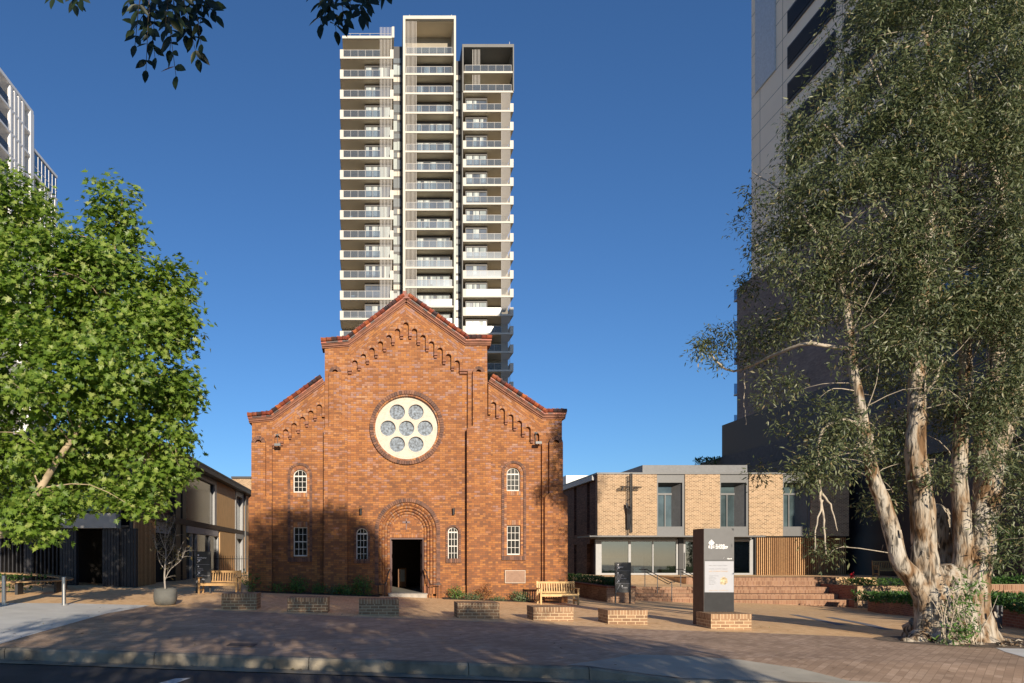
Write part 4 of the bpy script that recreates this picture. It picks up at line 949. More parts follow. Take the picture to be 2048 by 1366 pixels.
# small brick block far down the lane
lb = thing('brick_block', (-14, 70, 0), 'tan brick box building at the far end of the lane beside the church', 'building')
s3 = F/68.0
mb = MB(); mb.box((464-PX0)/s3, (530-PX0)/s3, 68, 76, -1, ZC+(PY0-957)/s3); mb.build('wall', M_CREAMB, lb)
mb = MB(); mb.box((463-PX0)/s3, (531-PX0)/s3, 67.85, 76.1, ZC+(PY0-957)/s3, ZC+(PY0-953)/s3); mb.build('roof', M_CHAR, lb)
# ---------------------------------------------------------------- brick block seats along the plaza edge
ORD = ['first','second','third','fourth']
BL = [((443,513),1187,1219,'dark brick block seat in tree shade nearest the potted tree'),
      ((575,656),1195.3,1224.5,'dark brick block seat with a pale chip, in front of the left church windows'),
      ((718,798),1199,1230.5,'shaded brick block seat just left of the church doorway'),
      ((915,999),1206,1237,'half shaded brick block seat just right of the church doorway'),
      ((1067,1147),1214.3,1241.5,'sunlit brick block seat in front of the pale timber bench'),
      ((1216,1295),1220.5,1248.5,'sunlit brick block seat between the timber bench and the tall grey sign'),
      ((1422,1503),1228,1258.5,'sunlit brick block seat standing against the tall grey sign')]
blocks = []
for (a, b_), yt, yb, lab in BL:
    gx_, gy_, gz_ = gp((a+b_)/2, yb); s_ = F/gy_; x0, x1 = (a-PX0)/s_, (b_-PX0)/s_; zt = ZC+(PY0-yt)/s_; D = .80
    t = thing('block_seat', ((x0+x1)/2, gy_+D/2, gz_), lab, 'block seat', 'brick block seats along the plaza edge')
    mb = MB(); mb.box(x0, x1, gy_, gy_+D, gz_-.25, zt-.125); mb.build('brick_body', M_BLOCKB, t)
    mb = MB(); mb.box(x0-.003, x1+.003, gy_-.003, gy_+D+.003, zt-.125, zt); mb.build('rowlock_course', M_BLOCKS, t)
    blocks.append((x0, x1, gy_, zt, gz_))
# ---------------------------------------------------------------- timber benches
def bench(loc, W, label, mat, rz=0.0, H=.92, D=.58, group='slatted timber benches'):
    t = thing('timber_bench', loc, label, 'bench', group); X, Y, Z = loc; sh = .43
    def part(name, fn):
        mb = MB(); fn(mb); return mb.build(name, mat, t)
    for sx in (-1, 1):
        xx = X+sx*(W/2-.035)
        part('leg', lambda m: m.box(xx-.032, xx+.032, Y-D/2, Y-D/2+.065, Z, Z+.64))
        part('leg', lambda m: m.hexa([(xx-.032,Y+D/2-.03,Z),(xx+.032,Y+D/2-.03,Z),(xx+.032,Y+D/2+.04,Z),(xx-.032,Y+D/2+.04,Z),(xx-.032,Y+D/2+.07,Z+H+.02),(xx+.032,Y+D/2+.07,Z+H+.02),(xx+.032,Y+D/2+.13,Z+H+.02),(xx-.032,Y+D/2+.13,Z+H+.02)]))
        part('armrest', lambda m: m.box(xx-.04, xx+.04, Y-D/2-.04, Y+D/2+.05, Z+.64, Z+.67))
        part('stretcher', lambda m: m.box(xx-.02, xx+.02, Y-D/2+.06, Y+D/2-.02, Z+.14, Z+.19))
    def seat(m):
        for k in range(6): m.box(X-W/2+.07, X+W/2-.07, Y-D/2+.01+k*.088, Y-D/2+.085+k*.088, Z+sh-.012, Z+sh+.012)
        m.box(X-W/2+.07, X+W/2-.07, Y-D/2+.012, Y-D/2+.05, Z+sh-.09, Z+sh-.014)
    part('seat', seat)
    def back(m):
        m.box(X-W/2+.06, X+W/2-.06, Y+D/2+.065, Y+D/2+.115, Z+H-.08, Z+H); m.box(X-W/2+.06, X+W/2-.06, Y+D/2-.005, Y+D/2+.04, Z+sh+.03, Z+sh+.085)
        n = int((W-.2)/.092)
        for k in range(n):
            xx = X-W/2+.12+(W-.24)*k/(n-1); m.hexa([(xx-.024,Y+D/2+.01,Z+sh+.08),(xx+.024,Y+D/2+.01,Z+sh+.08),(xx+.024,Y+D/2+.03,Z+sh+.08),(xx-.024,Y+D/2+.03,Z+sh+.08),(xx-.024,Y+D/2+.08,Z+H-.075),(xx+.024,Y+D/2+.08,Z+H-.075),(xx+.024,Y+D/2+.10,Z+H-.075),(xx-.024,Y+D/2+.10,Z+H-.075)])
    part('backrest', back)
    t.rotation_euler = (0, 0, rz); return t
bench((7.58, 27.55, G(7.58,27.55)), 1.56, 'pale timber slatted bench in the sun against the church corner', M_TEAK)
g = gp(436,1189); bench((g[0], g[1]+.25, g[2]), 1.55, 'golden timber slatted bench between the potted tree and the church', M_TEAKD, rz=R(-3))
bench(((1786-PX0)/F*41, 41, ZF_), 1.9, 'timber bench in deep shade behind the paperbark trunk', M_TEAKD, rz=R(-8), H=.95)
# curved timber seat with planting on the left
cx_, cy_, rx_, ry_ = -15.6, 25.6, 4.3, 3.0
cb = thing('curved_bench', (cx_, cy_, G(cx_,cy_)), 'long curved timber bench ringing a planting bed behind the steel bollards', 'bench')
def ell(a, k=0.0): return (cx_+(rx_+k)*math.cos(R(a)), cy_+(ry_+k)*math.sin(R(a)))
st = MB()
for a in range(-150, 150, 3):
    for k in range(5):
        p = [ell(a,-.5+.1*k), ell(a+3,-.5+.1*k), ell(a+3,-.412+.1*k), ell(a,-.412+.1*k)]
        st.hexa([(x, y, G(x,y)+.42) for x, y in p]+[(x, y, G(x,y)+.465) for x, y in p])
st.build('seat', mk('weathered_seat_timber', (.36,.235,.12), rough=.6, var=.25, scale=3), cb)
for a in (-138,-112,-88,-62,-36,-6,30,70):
    mb = MB(); x, y = ell(a,-.26); gz_ = G(x,y); mb.box(x-.05, x+.05, y-.2, y+.2, gz_-.02, gz_+.42); mb.build('leg', M_CHAR, cb)
# ---------------------------------------------------------------- bollards
def bollard(px, py, h, r, label, slot=False, mat=None):
    x, y, z = gp(px, py); t = thing('bollard', (x, y, z), label, 'bollard', None if slot else 'steel bollards beside the left driveway')
    mb = MB()
    if not slot:
        mb.lathe(x, y, [(r*1.5,z),(r*1.5,z+.012),(r,z+.014),(r,z+h-.012),(r-.012,z+h),(0,z+h)], 24); mb.build('post', mat or M_STEEL, t, smooth=False)
        mb = MB(); mb.box(x+r*.7, x+r*1.9, y-.05, y+.04, z+.012, z+.05); mb.build('base_plate', M_STEEL, t)
    else:
        mb.lathe(x, y, [(r,z),(r,z+h*.55),(0,z+h*.55)], 20); mb.build('post', M_GREYM, t)
        for sx in (-1, 1):
            mb = MB(); mb.box(x+sx*r*.72-.025, x+sx*r*.72+.025, y-r*.5, y+r*.5, z+h*.552, z+h); mb.build('fin', M_GREYM, t)
bollard(8,1209.5,.88,.062,'brushed steel bollard at the left edge of the driveway'); bollard(128,1210.5,.86,.062,'brushed steel bollard in front of the tip of the curved bench')
bollard(1997,1256,.66,.085,'grey slotted bollard light beside the red brick wall and paperbark',True)
# ---------------------------------------------------------------- potted tree: pot (the tree is with the trees)
px_, py_, pz_ = gp(325,1211); py_ += .3
pot = thing('planter_pot', (px_, py_, pz_), 'round dark grey concrete pot holding a bare twiggy tree', 'plant pot')
mb = MB(); prof = [(0,.0),(.26,.0),(.31,.03),(.355,.14),(.365,.27),(.355,.42),(.335,.52),(.30,.525),(.295,.46),(0,.455)]
mb.lathe(px_, py_, [(r, z+pz_) for r, z in prof], 40); mb.build('pot', mk('dark_pot_concrete', (.115,.115,.105), rough=.75, var=.2, scale=3), pot, smooth=True)
mb = MB(); mb.cyl(px_, py_, pz_+.44, pz_+.47, .29, 24); mb.build('soil', M_SOIL, pot)
# ---------------------------------------------------------------- wayfinding signs
def way_sign(x, y, W, H, label, cells, legs=.30):
    z = G(x, y); t = thing('wayfinding_sign', (x, y, z), label, 'sign')
    for sx in (-1, 1):
        mb = MB(); mb.box(x+sx*(W/2-.03)-.03, x+sx*(W/2-.03)+.03, y+.012, y+.07, z, z+H); mb.build('post', M_BLACKM, t)
    mb = MB(); mb.box(x-W/2-.0, x+W/2+.0, y-.012, y+.01, z+legs, z+H); pn = mb.build('panel', mk('black_sign_panel', (.022,.023,.026), rough=.35), t)
    for kind, fx0, fz0, v in cells:
        xx = x-W/2+fx0*W; zz = z+legs+(H-legs)*fz0
        if kind == 'line':
            mb = MB(); mb.box(xx, xx+v*W, y-.016, y-.0125, zz, zz+.009); mb.build('divider', M_SIGNG, pn)
        elif kind == 'dot':
            mb = MB(); mb.tube([(xx+.03,y-.016,zz),(xx+.03,y-.0125,zz)], .03, 10); mb.build('symbol', M_SIGNW, pn)
        elif kind == 'arrow':
            mb = MB(); mb.beam((xx,y-.0145,zz),(xx+.085,y-.0145,zz+.085),.022,.004,(0,1,0)); mb.box(xx+.03,xx+.095,y-.0166,y-.0126,zz+.075,zz+.095); mb.box(xx+.075,xx+.095,y-.0166,y-.0126,zz+.03,zz+.074); mb.build('arrow', M_SIGNW, pn)
        elif kind == 'slash':
            mb = MB(); mb.beam((xx,y-.0145,zz),(xx+v[0]*W,y-.0145,zz+v[1]*(H-legs)),.012,.004,(0,1,0)); mb.build('symbol_line', M_SIGNG, pn)
        else:
            text_mesh(v, .062 if kind == 'text' else .05, (xx, y-.0145, zz), M_SIGNW if kind == 'text' else M_SIGNG, pn, bold=.0015)
g = gp(405,1187)
way_sign(g[0], g[1]+.1, .60, 1.66, 'black wayfinding sign with white text behind the golden timber bench',
  [('dot',.14,.88,0),('text',.13,.78,'Multi-Purpose'),('text',.13,.725,'Room'),('arrow',.13,.65,0),('line',.04,.58,.9),('dot',.14,.52,0),('small',.13,.44,'Presbytery'),('small',.13,.39,'Parish Office'),('small',.13,.34,'School'),('arrow',.13,.26,0),('line',.04,.22,.9),('small',.42,.10,'Entry'),('slash',.05,.0,(.25,.2))], legs=.42)
way_sign((1246-PX0)/F*31.2, 31.2, .72, 1.88, 'dark wayfinding sign with white text in front of the steps and planter',
  [('dot',.14,.92,0),('text',.13,.835,'Presbytery'),('arrow',.13,.77,0),('line',.06,.715,.9),('dot',.14,.65,0),('small',.13,.58,'Parish Office'),('small',.13,.54,'Meeting Rooms'),('small',.13,.50,'Car Park'),('small',.13,.46,'Multi-Purpose Room'),('small',.13,.42,'School'),('arrow',.13,.34,0),('line',.06,.30,.9),('dot',.40,.22,0),('small',.40,.15,'Church Entry'),('slash',.05,.0,(.27,.29))], legs=.50)
# ---------------------------------------------------------------- tall grey sign
ym_ = 18.45; sm = F/ym_; a = (1408-PX0)/sm; b_ = (1468-PX0)/sm; X_ = lambda p: (p-PX0)/sm; Z_ = lambda q: ZC+(PY0-q)/sm
mg = G(9.3, ym_)
ms = thing('monument_sign', ((a+b_)/2, ym_+.3, mg), 'tall grey slab sign with celtic cross emblem and white notice panel', 'sign')
mb = MB(); mb.box(a, b_, ym_, ym_+.62, mg-.15, Z_(1057)); mb.build('slab', mk('grey_sign_metal', (.11,.112,.115), rough=.5, var=.06), ms)
mb = MB(); mb.box(a-.006, a-.001, ym_+.004, ym_+.62, mg-.15, Z_(1057)); mb.build('side_panel', mk('brown_sign_side', (.085,.055,.042), rough=.6), ms)
mb = MB(); mb.box(a+.01, b_-.01, ym_-.004, ym_-.001, Z_(1120.8), Z_(1120)); mb.build('panel_joint', M_BLACKM, ms)
mb = MB(); mb.box(X_(1409.5), X_(1467), ym_-.008, ym_-.001, Z_(1184.5), Z_(1122.5)); npn = mb.build('notice_panel', mk('white_notice_panel', (.36,.375,.41), rough=.5, var=.03), ms)
mb = MB(); mb.box(a+.004, b_-.004, ym_-.003, ym_-.001, Z_(1225), Z_(1184.8)); mb.build('lower_panel', mk('dark_sign_panel', (.030,.031,.033), rough=.6, spec=.2), ms)
# celtic cross emblem
ex, ez = X_(1422.6), Z_(1085.8); e = 1/sm; yy0, yy1 = ym_-.009, ym_-.001
mb = MB()
def wedge(a0, a1, r0, r1):
    n = 8; pts = [(ex+r1*e*math.cos(R(a0+(a1-a0)*i/n)), ez+r1*e*math.sin(R(a0+(a1-a0)*i/n))) for i in range(n+1)]+[(ex+r0*e*math.cos(R(a1-(a1-a0)*i/n)), ez+r0*e*math.sin(R(a1-(a1-a0)*i/n))) for i in range(n+1)]
    mb.shape([pts], yy0, yy1)
for k in range(4): wedge(90*k+22, 90*k+68, 3.5, 4.9)
poly = [(-1.5,6.1),(1.5,6.1),(.9,1.0),(5.6,1.5),(5.6,-1.5),(.95,-1.0),(1.5,-11.7),(-1.5,-11.7),(-.95,-1.0),(-5.6,-1.5),(-5.6,1.5),(-.9,1.0)]
mb.shape([[(ex+x*e, ez+z*e) for x, z in poly]], yy0-.002, yy1); em = mb.build('emblem', M_SIGNW, ms)
text_mesh('E', 6.6*e, (ex-6.0*e, ym_-.006, ez-10.2*e), M_SIGNW, em, bold=.004, width=3.2*e); text_mesh('C', 6.6*e, (ex+2.5*e, ym_-.006, ez-10.2*e), M_SIGNW, em, bold=.004, width=3.6*e)
for i, (tx, wd) in enumerate((('The Catholic',18.6),('Parish of Epping',24.4),('and Carlingford',23))):
    text_mesh(tx, 3.9*e, (X_(1431), ym_-.006, Z_(1091.2+3.05*i)), M_SIGNW, ms, bold=.0022, width=wd*e)
mb = MB(); mb.beam((X_(1448.5),ym_-.004,Z_(1114)),(X_(1446),ym_-.004,Z_(1117.5)),.006,.004,(0,1,0)); mb.build('arrow', M_SIGNG, ms); text_mesh('Church', 3.0*e, (X_(1454), ym_-.006, Z_(1118.4)), M_SIGNW, ms, bold=.002, width=9.6*e)
M_INK = mk('grey_notice_ink', (.30,.31,.33), rough=.7); M_INKO = mk('orange_notice_ink', (.55,.36,.20), rough=.7)
text_mesh('WELCOME TO OUR PARISH', 2.4*e, (X_(1417), ym_-.011, Z_(1131.8)), M_INK, npn, width=37*e)
text_mesh('OUR LADY HELP', 3.0*e, (X_(1417.5), ym_-.011, Z_(1138.8)), M_INK, npn, width=37*e); text_mesh('OF CHRISTIANS', 3.0*e, (X_(1417.5), ym_-.011, Z_(1143.6)), M_INKO, npn, width=37*e)
for i, tx in enumerate(('MASS TIMES','Monday','Tuesday','Wednesday','Friday','Saturday','Sunday')): text_mesh(tx, 1.9*e, (X_(1417.5), ym_-.011, Z_(1152.4+2.75*i)), M_INK, npn, width=(19 if i == 0 else 11+i%3*2)*e)
text_mesh('Parish Office', 2.0*e, (X_(1418), ym_-.011, Z_(1181.4)), M_INKO, npn, width=37*e)
mb = MB(); mb.shape([[(X_(1440)+x*e, Z_(1161)+z*e) for x, z in ((0,-7),(9,-9),(15,-4),(14,4),(7,8),(1,4))]], ym_-.0105, ym_-.0085); mb.build('notice_picture', mk('tan_notice_picture', (.45,.36,.22), rough=.7, var=.7, scale=14), npn)
# ---------------------------------------------------------------- terrace, seating tiers, steps and planters
XT0, XT1 = 18.4, 27.1
def struct(mb, name, mat): return tag(mb.build(name, mat), kind='structure')
TI = [(39.7,1155.0),(38.9,1174.0),(38.1,1187.8),(37.3,1200.0)]
tz = [ZC+(PY0-q)/F*y for y, q in TI]
mb = MB(); mb.box(XT0, 45, 39.73, 47, -3, tz[0]); mb.box(12.5, XT0, 43.6, 47, -3, tz[0]); struct(mb, 'terrace', M_PLAZA)
st = thing('seating_steps', ((XT0+XT1)/2, 38.5, -1), 'four long red brick seating steps below the terrace', 'steps')
for i, ((y, q), z) in enumerate(zip(TI, tz)):
    y1 = 39.72 if i == 0 else TI[i-1][0]-.002
    mb = MB(); mb.box(XT0+.002*i, XT1-.002*i, y, y1 if i else y+.03, -3, z-.045); b__ = mb.build('riser', M_REDB, st)
    mb = MB(); mb.box(XT0-.004+.002*i, XT1+.004-.002*i, y-.004, y1 if i else y+1.6, z-.045, z+(.004 if i == 0 else 0)); mb.build('tread', M_REDB, st)
zl = ZC-(1173.8-PY0)/F*36.0
mb = MB(); mb.box(12.45, XT0-.004, 36.02, 40, -3, zl); mb.hexa([(12.45,40,-3),(XT0-.004,40,-3),(XT0-.004,43.6,-3),(12.45,43.6,-3),(12.45,40,zl),(XT0-.004,40,zl),(XT0-.004,43.6,tz[0]),(12.45,43.6,tz[0])]); struct(mb, 'landing', M_PLAZA)
sp = thing('brick_steps', (15.4, 35.5, -1), 'short flight of red brown brick steps with handrails beside the planter', 'steps')
for k in range(4):
    mb = MB(); z = zl-.155*k; mb.box(12.45, XT0, 36.0-.36*k, 36.018-.36*(k-1)-.36*(0 if k else 0)-(.002 if k else 0)+(0 if k else 0), -3, z-(.003 if k == 0 else 0)); mb.build('step', M_REDB, sp)
def step_rail(px, label):
    x = (px-PX0)/F*35.9; t = thing('handrail', (x, 35.5, zl), label, 'handrail', 'steel handrails on the brick steps')
    x0 = x; z1 = zl+.92; z2 = zl-.62+.92
    for dz in (0, -.13):
        mb = MB(); mb.tube([(x0-.25,36.3,z1+dz),(x0+.05,36.05,z1+dz),(x0+.75,34.95,z2+dz),(x0+1.0,34.85,z2+dz)] if dz == 0 else [(x0+.0,36.1,z1+dz),(x0+.72,34.98,z2+dz+.02),(x0+.85,34.9,z2)], .022, 8); mb.build('rail', M_BLACKM, t)
    for (xx, yy, zb_, zt_) in ((x0-.02,36.12,zl,z1),(x0+.38,35.5,zl-.47,zl+.60),(x0+.86,34.9,G(x0,34.8)-.02,z2)):
        mb = MB(); mb.tube([(xx,yy,zb_),(xx,yy,zt_)], .022, 8); mb.build('post', M_GREYM, t)
step_rail(1294, 'black handrail in the middle of the brick steps'); step_rail(1366, 'black handrail at the right of the brick steps, half behind the tall sign')
pl_ = thing('planter_wall', (11.9, 38, 0), 'long brown brick planter wall beside the church with a clipped green bed', 'planter')
ztp = ZC-60/F*32
mb = MB(); mb.box(11.1, 11.35, 32, 46, -2, ztp-.10); mb.box(11.351, 12.2, 32.002, 32.25, -2, ztp-.10); mb.box(12.2, 12.44, 32, 46, -2, ztp-.10); mb.build('wall', M_CREAMB if False else brick_mat('planter_brick', [(0,(.22,.12,.075)),(.5,(.32,.19,.115)),(1,(.42,.27,.17))], (.46,.35,.25), mj=.012), pl_)
mb = MB(); mb.box(11.08, 11.37, 31.98, 46, ztp-.10, ztp); mb.box(11.371, 12.18, 31.98, 32.27, ztp-.10, ztp); mb.box(12.18, 12.46, 31.98, 46, ztp-.10, ztp); mb.build('coping', M_REDW, pl_)
mb = MB(); mb.box(11.351, 12.2, 32.26, 46, -1, ztp-.06); mb.build('soil', M_SOIL, pl_)
# red wall on the right with the hedge, running toward the street
A = gp(1735,1222); B = gp(2052,1259); C = (B[0]+ (B[0]-A[0])*.9, B[1]+(B[1]-A[1])*.9)
def wall_run(name, pts, h, th, mat, cap, label, cat, side=1):
    t = thing(name, (pts[0][0], pts[0][1], G(pts[0][0],pts[0][1])), label, cat)
    mb = MB(); mc = MB()
    for (p, q) in zip(pts[:-1], pts[1:]):
        d = Vector((q[0]-p[0], q[1]-p[1])).normalized(); nn = Vector((d.y, -d.x))*th*side
        gp_, gq = G(*p[:2]), G(*q[:2])
        for m_, a0, a1, k in ((mb, -.3, h-.1, 0), (mc, h-.099, h, .012)):
            n2 = nn*1.0; o_ = nn.normalized()*k
            m_.hexa([(p[0]-o_.x,p[1]-o_.y,gp_+a0),(q[0]-o_.x,q[1]-o_.y,gq+a0),(q[0]+n2.x+o_.x,q[1]+n2.y+o_.y,gq+a0),(p[0]+n2.x+o_.x,p[1]+n2.y+o_.y,gp_+a0),
                     (p[0]-o_.x,p[1]-o_.y,gp_+a1),(q[0]-o_.x,q[1]-o_.y,gq+a1),(q[0]+n2.x+o_.x,q[1]+n2.y+o_.y,gq+a1),(p[0]+n2.x+o_.x,p[1]+n2.y+o_.y,gp_+a1)])
    mb.build('wall', mat, t, fix=True); mc.build('coping', cap, t, fix=True); return t
hw_ = .60
wall_run('planter_wall', [A[:2], B[:2], C], hw_, .23, M_REDW, M_REDB, 'red brick retaining wall with hedge, running past the paperbark', 'planter', side=-1)
WA, WB, WC = A, B, C
mb = MB(); zc1 = ZC-(1172-PY0)/F*36.6; zc0 = -2
mb.box((1715-PX0)/F*36.6, 30.6, 36.6, 36.85, zc0, zc1-.11); up_t = thing('planter_wall', (28, 36.6, zc0), 'pale sunlit brick planter wall left of the paperbark trunk', 'planter'); mb.build('wall', M_CREAMB, up_t)
mb = MB(); mb.box((1715-PX0)/F*36.6-.01, 30.6, 36.58, 36.87, zc1-.11, zc1); mb.build('coping', M_BLOCKS, up_t)
mb = MB(); mb.box((1715-PX0)/F*36.6+.0, (1715-PX0)/F*36.6+.24, 36.851, 39.6, zc0, zc1-.001); mb.build('side_wall', M_REDW, up_t)
mb = MB(); mb.box((1715-PX0)/F*36.6+.25, 34, 36.86, 41, zc0, zc1-.05); mb.build('soil', M_SOIL, up_t)
rw = thing('planter_wall', (31, 30, -1), 'low brick wall strip right of the paperbark under dark shrubs', 'planter')
mb = MB(); mb.box(25.8, 40, 29, 29.25, -2, ZC-(1168.5-PY0)/F*29); mb.build('wall', M_REDB, rw)
mb = MB(); mb.box(26.2, 40, 29.26, 31, -2, ZC-(1170-PY0)/F*29-.04); mb.build('soil', M_SOIL, rw)
# soil behind the red wall
mb = MB(); q_ = [(A[0]+.2,A[1]),(B[0]+.2,B[1]),(C[0]+.2,C[1]),(40,C[1]),(40,28.9),(25.8,28.9),(25.8,36.5),(A[0]+.3,36.5)]
clip_sheet('garden_bed', [q_[0], q_[7], q_[6], q_[5], q_[4], q_[3], q_[2], q_[1]], M_SOIL, hw_-.12, step=2)
# lane fence
fe = thing('metal_fence', (-7.5, 43, G(-7.5,43)), 'black vertical bar fence across the lane left of the church', 'fence')
mb = MB(); zf0 = G(-8,43)
for k in range(34): xx = XB+.1+k*.142; mb.box(xx-.011, xx+.011, 42.99, 43.012, zf0+.05, 1.72)
mb.build('bars', M_BLACKM, fe)
mb = MB(); mb.box(XB+.05, -5.08, 42.98, 43.02, 1.50, 1.545); mb.box(XB+.05, -5.08, 42.98, 43.02, zf0+.12, zf0+.16); mb.build('rails', M_BLACKM, fe)
for xx in (XB+.08, -7.6, -6.9, -5.2):
    mb = MB(); mb.box(xx-.03, xx+.03, 42.965, 43.035, zf0-.05, 1.75); mb.build('post', M_BLACKM, fe)
mb = MB(); mb.box(-7.55, -6.95, 42.96, 42.975, zf0+.1, 1.72); mb.build('gate_panel', M_GREYM, fe)
# cross sculpture on the brick front
cs = thing('cross_sculpture', (ox(1256), YO-.25, Z1), 'thin black metal double cross with small figures on the cream brick front', 'sculpture')
yc = YO-.12; q = lambda px, py: (ox(px), yc, oz(py))
mb = MB()
def bar(a, b_, r=.021): mb.tube([q(*a), q(*b_)], r, 6)
bar((1252.6,953),(1252.6,1070)); bar((1255.6,953),(1255.6,1070)); bar((1252.6,953),(1255.6,953)); bar((1252.6,1070),(1255.6,1070))
bar((1233,978),(1252,978)); bar((1233,981),(1252,981)); bar((1233,978),(1233,981)); bar((1256,978),(1274.5,978)); bar((1256,981),(1274.5,981)); bar((1274.5,978),(1274.5,981))
cr1 = mb.build('front_cross', M_BLACKM, cs)
mb = MB(); bar((1259.8,947),(1259.8,1065),.032); bar((1262.6,947),(1262.6,1065),.032); bar((1259.8,1065),(1262.6,1065)); bar((1239.5,972.6),(1282,974),.02); bar((1239.5,974.5),(1282,975.5),.018)
for a, b_ in (((1254,964.5),(1260,961)),((1254,1001),(1261,996)),((1243,980),(1245,973)),((1266,979),(1271,973))): bar(a, b_, .03)
mb.build('rear_cross', M_BLACKM, cs)
for dx, ht, lean in ((0,0,-.10),(3.0,2,.08)):
    mb = MB(); X0, Z0 = ox(1253.5+dx), oz(1058); k = 1.05-.03*ht
    mb.tube([(X0,yc-.05,Z0),(X0+.02,yc-.06,Z0+.55*k),(X0,yc-.06,Z0+.95*k),(X0+lean*.3,yc-.13,Z0+1.25*k),(X0+lean*.4,yc-.13,Z0+1.38*k)], [.07,.10,.085,.10,.04], 8)
    mb.lathe(X0+lean*.5, yc-.13, [(0,Z0+1.36*k),(.07,Z0+1.40*k),(.085,Z0+1.48*k),(.06,Z0+1.56*k),(0,Z0+1.58*k)], 10)
    sx = -1 if dx == 0 else 1
    mb.tube([(X0,yc-.13,Z0+1.22*k),(X0+sx*.12,yc-.16,Z0+1.32*k),(X0+sx*.13,yc-.18,Z0+1.62*k)], [.05,.04,.03], 6)
    mb.build('figure', M_BLACKM, cs)
# ---------------------------------------------------------------- leaves and trees
def unit(a): return a/np.maximum(1e-9, np.linalg.norm(a, axis=1, keepdims=True))
# leaf templates: (x along, y across, z) and two faces sharing the midrib
def tpl(half):
    n = len(half); V = [(x, y, 0.0) for x, y in half] ; V += [(x, -y, 0.0) for x, y in half[1:-1]]
    fa = list(range(n)); fb = [0]+[n+i for i in range(n-2)]+[n-1]
    V = np.array([(x, y, .28*abs(y)) for x, y, z in V], np.float32)
    return V, fa, list(reversed(fb)), n
T_MAPLE = tpl([(0,0),(-.10,.14),(-.02,.44),(.13,.20),(.36,.66),(.42,.24),(.60,.40),(.64,.13),(1.0,0)])
T_LANCE = tpl([(0,0),(.35,.13),(.7,.09),(1.0,0)])
T_OVAL = tpl([(0,0),(.18,.14),(.45,.20),(.75,.13),(1.0,0)])
def leaf_cloud(name, C, N, D, L, T, mat, parent, rng):
    V0, fa, fb, n = T; m = len(C); C = np.asarray(C, float); N = unit(np.asarray(N, float)); D = np.asarray(D, float)
    D = unit(D - N*(D*N).sum(1, keepdims=True)); B = np.cross(N, D); L = np.asarray(L, float).reshape(-1,1,1)
    V = C[:,None,:] + L*(V0[None,:,0:1]*D[:,None,:] + V0[None,:,1:2]*B[:,None,:] + V0[None,:,2:3]*N[:,None,:])
    k = len(V0); base = (np.arange(m)*k)[:,None]
    FI = np.concatenate([base+np.array(fa)[None], base+np.array(fb)[None]], 1).ravel()
    return fast_mesh(name, V.reshape(-1,3), n, FI, mat, parent)
def ell_points(rng, c, r, n, shell=.55):
    d = unit(rng.normal(size=(n,3))); k = (shell + (1-shell)*rng.random((n,1)))**1.0
    k = np.where(rng.random((n,1)) < .25, rng.random((n,1))**.5, k); return np.array(c)+d*k*np.array(r), d
def crown_clusters(rng, lobes, dens):
    C = []; O = []
    for c, r in lobes:
        n = max(4, int(dens*(r[0]*r[1]+r[0]*r[2]+r[1]*r[2])*1.33)); p, d = ell_points(rng, c, r, n); C.append(p); O.append(d)
    return np.concatenate(C), np.concatenate(O)
def spray(rng, C, O, per, spread, flat=.7):
    m = len(C); q = np.repeat(C, per, 0); o = np.repeat(O, per, 0); off = rng.normal(size=(m*per,3))*spread; off[:,2] *= flat
    return q+off, o, off
# materials
M_PLEAF = leaf_mat('plane_leaves', [(0,(.070,.130,.020)),(.35,(.12,.20,.027)),(.7,(.185,.275,.040)),(.93,(.27,.345,.075)),(1,(.38,.42,.15))], trans=.34)
M_QLEAF = leaf_mat('paperbark_leaves', [(0,(.050,.070,.030)),(.4,(.086,.110,.048)),(.75,(.132,.155,.070)),(.92,(.20,.215,.11)),(1,(.27,.21,.10))], trans=.25, rough=.4)
M_ALEAF = leaf_mat('ash_leaves', [(0,(.018,.040,.010)),(.5,(.030,.062,.014)),(1,(.050,.085,.02))], trans=.18)
M_SHRUB = leaf_mat('shrub_leaves', [(0,(.04,.09,.018)),(.5,(.075,.155,.028)),(1,(.13,.225,.045))], trans=.25)
M_SHRUBG = leaf_mat('grey_shrub_leaves', [(0,(.07,.11,.05)),(.5,(.11,.16,.07)),(1,(.17,.22,.10))], trans=.25)
M_SHRUBR = leaf_mat('russet_shrub_leaves', [(0,(.16,.06,.03)),(.5,(.22,.10,.04)),(1,(.28,.17,.06))], trans=.25)
M_HEDGE = leaf_mat('hedge_leaves', [(0,(.02,.055,.012)),(.5,(.04,.10,.018)),(1,(.075,.16,.03))], trans=.2)
M_PBARK = mk('plane_bark', (.36,.28,.18), rough=.85, var=.35, scale=4, bump=.3, bscale=18)
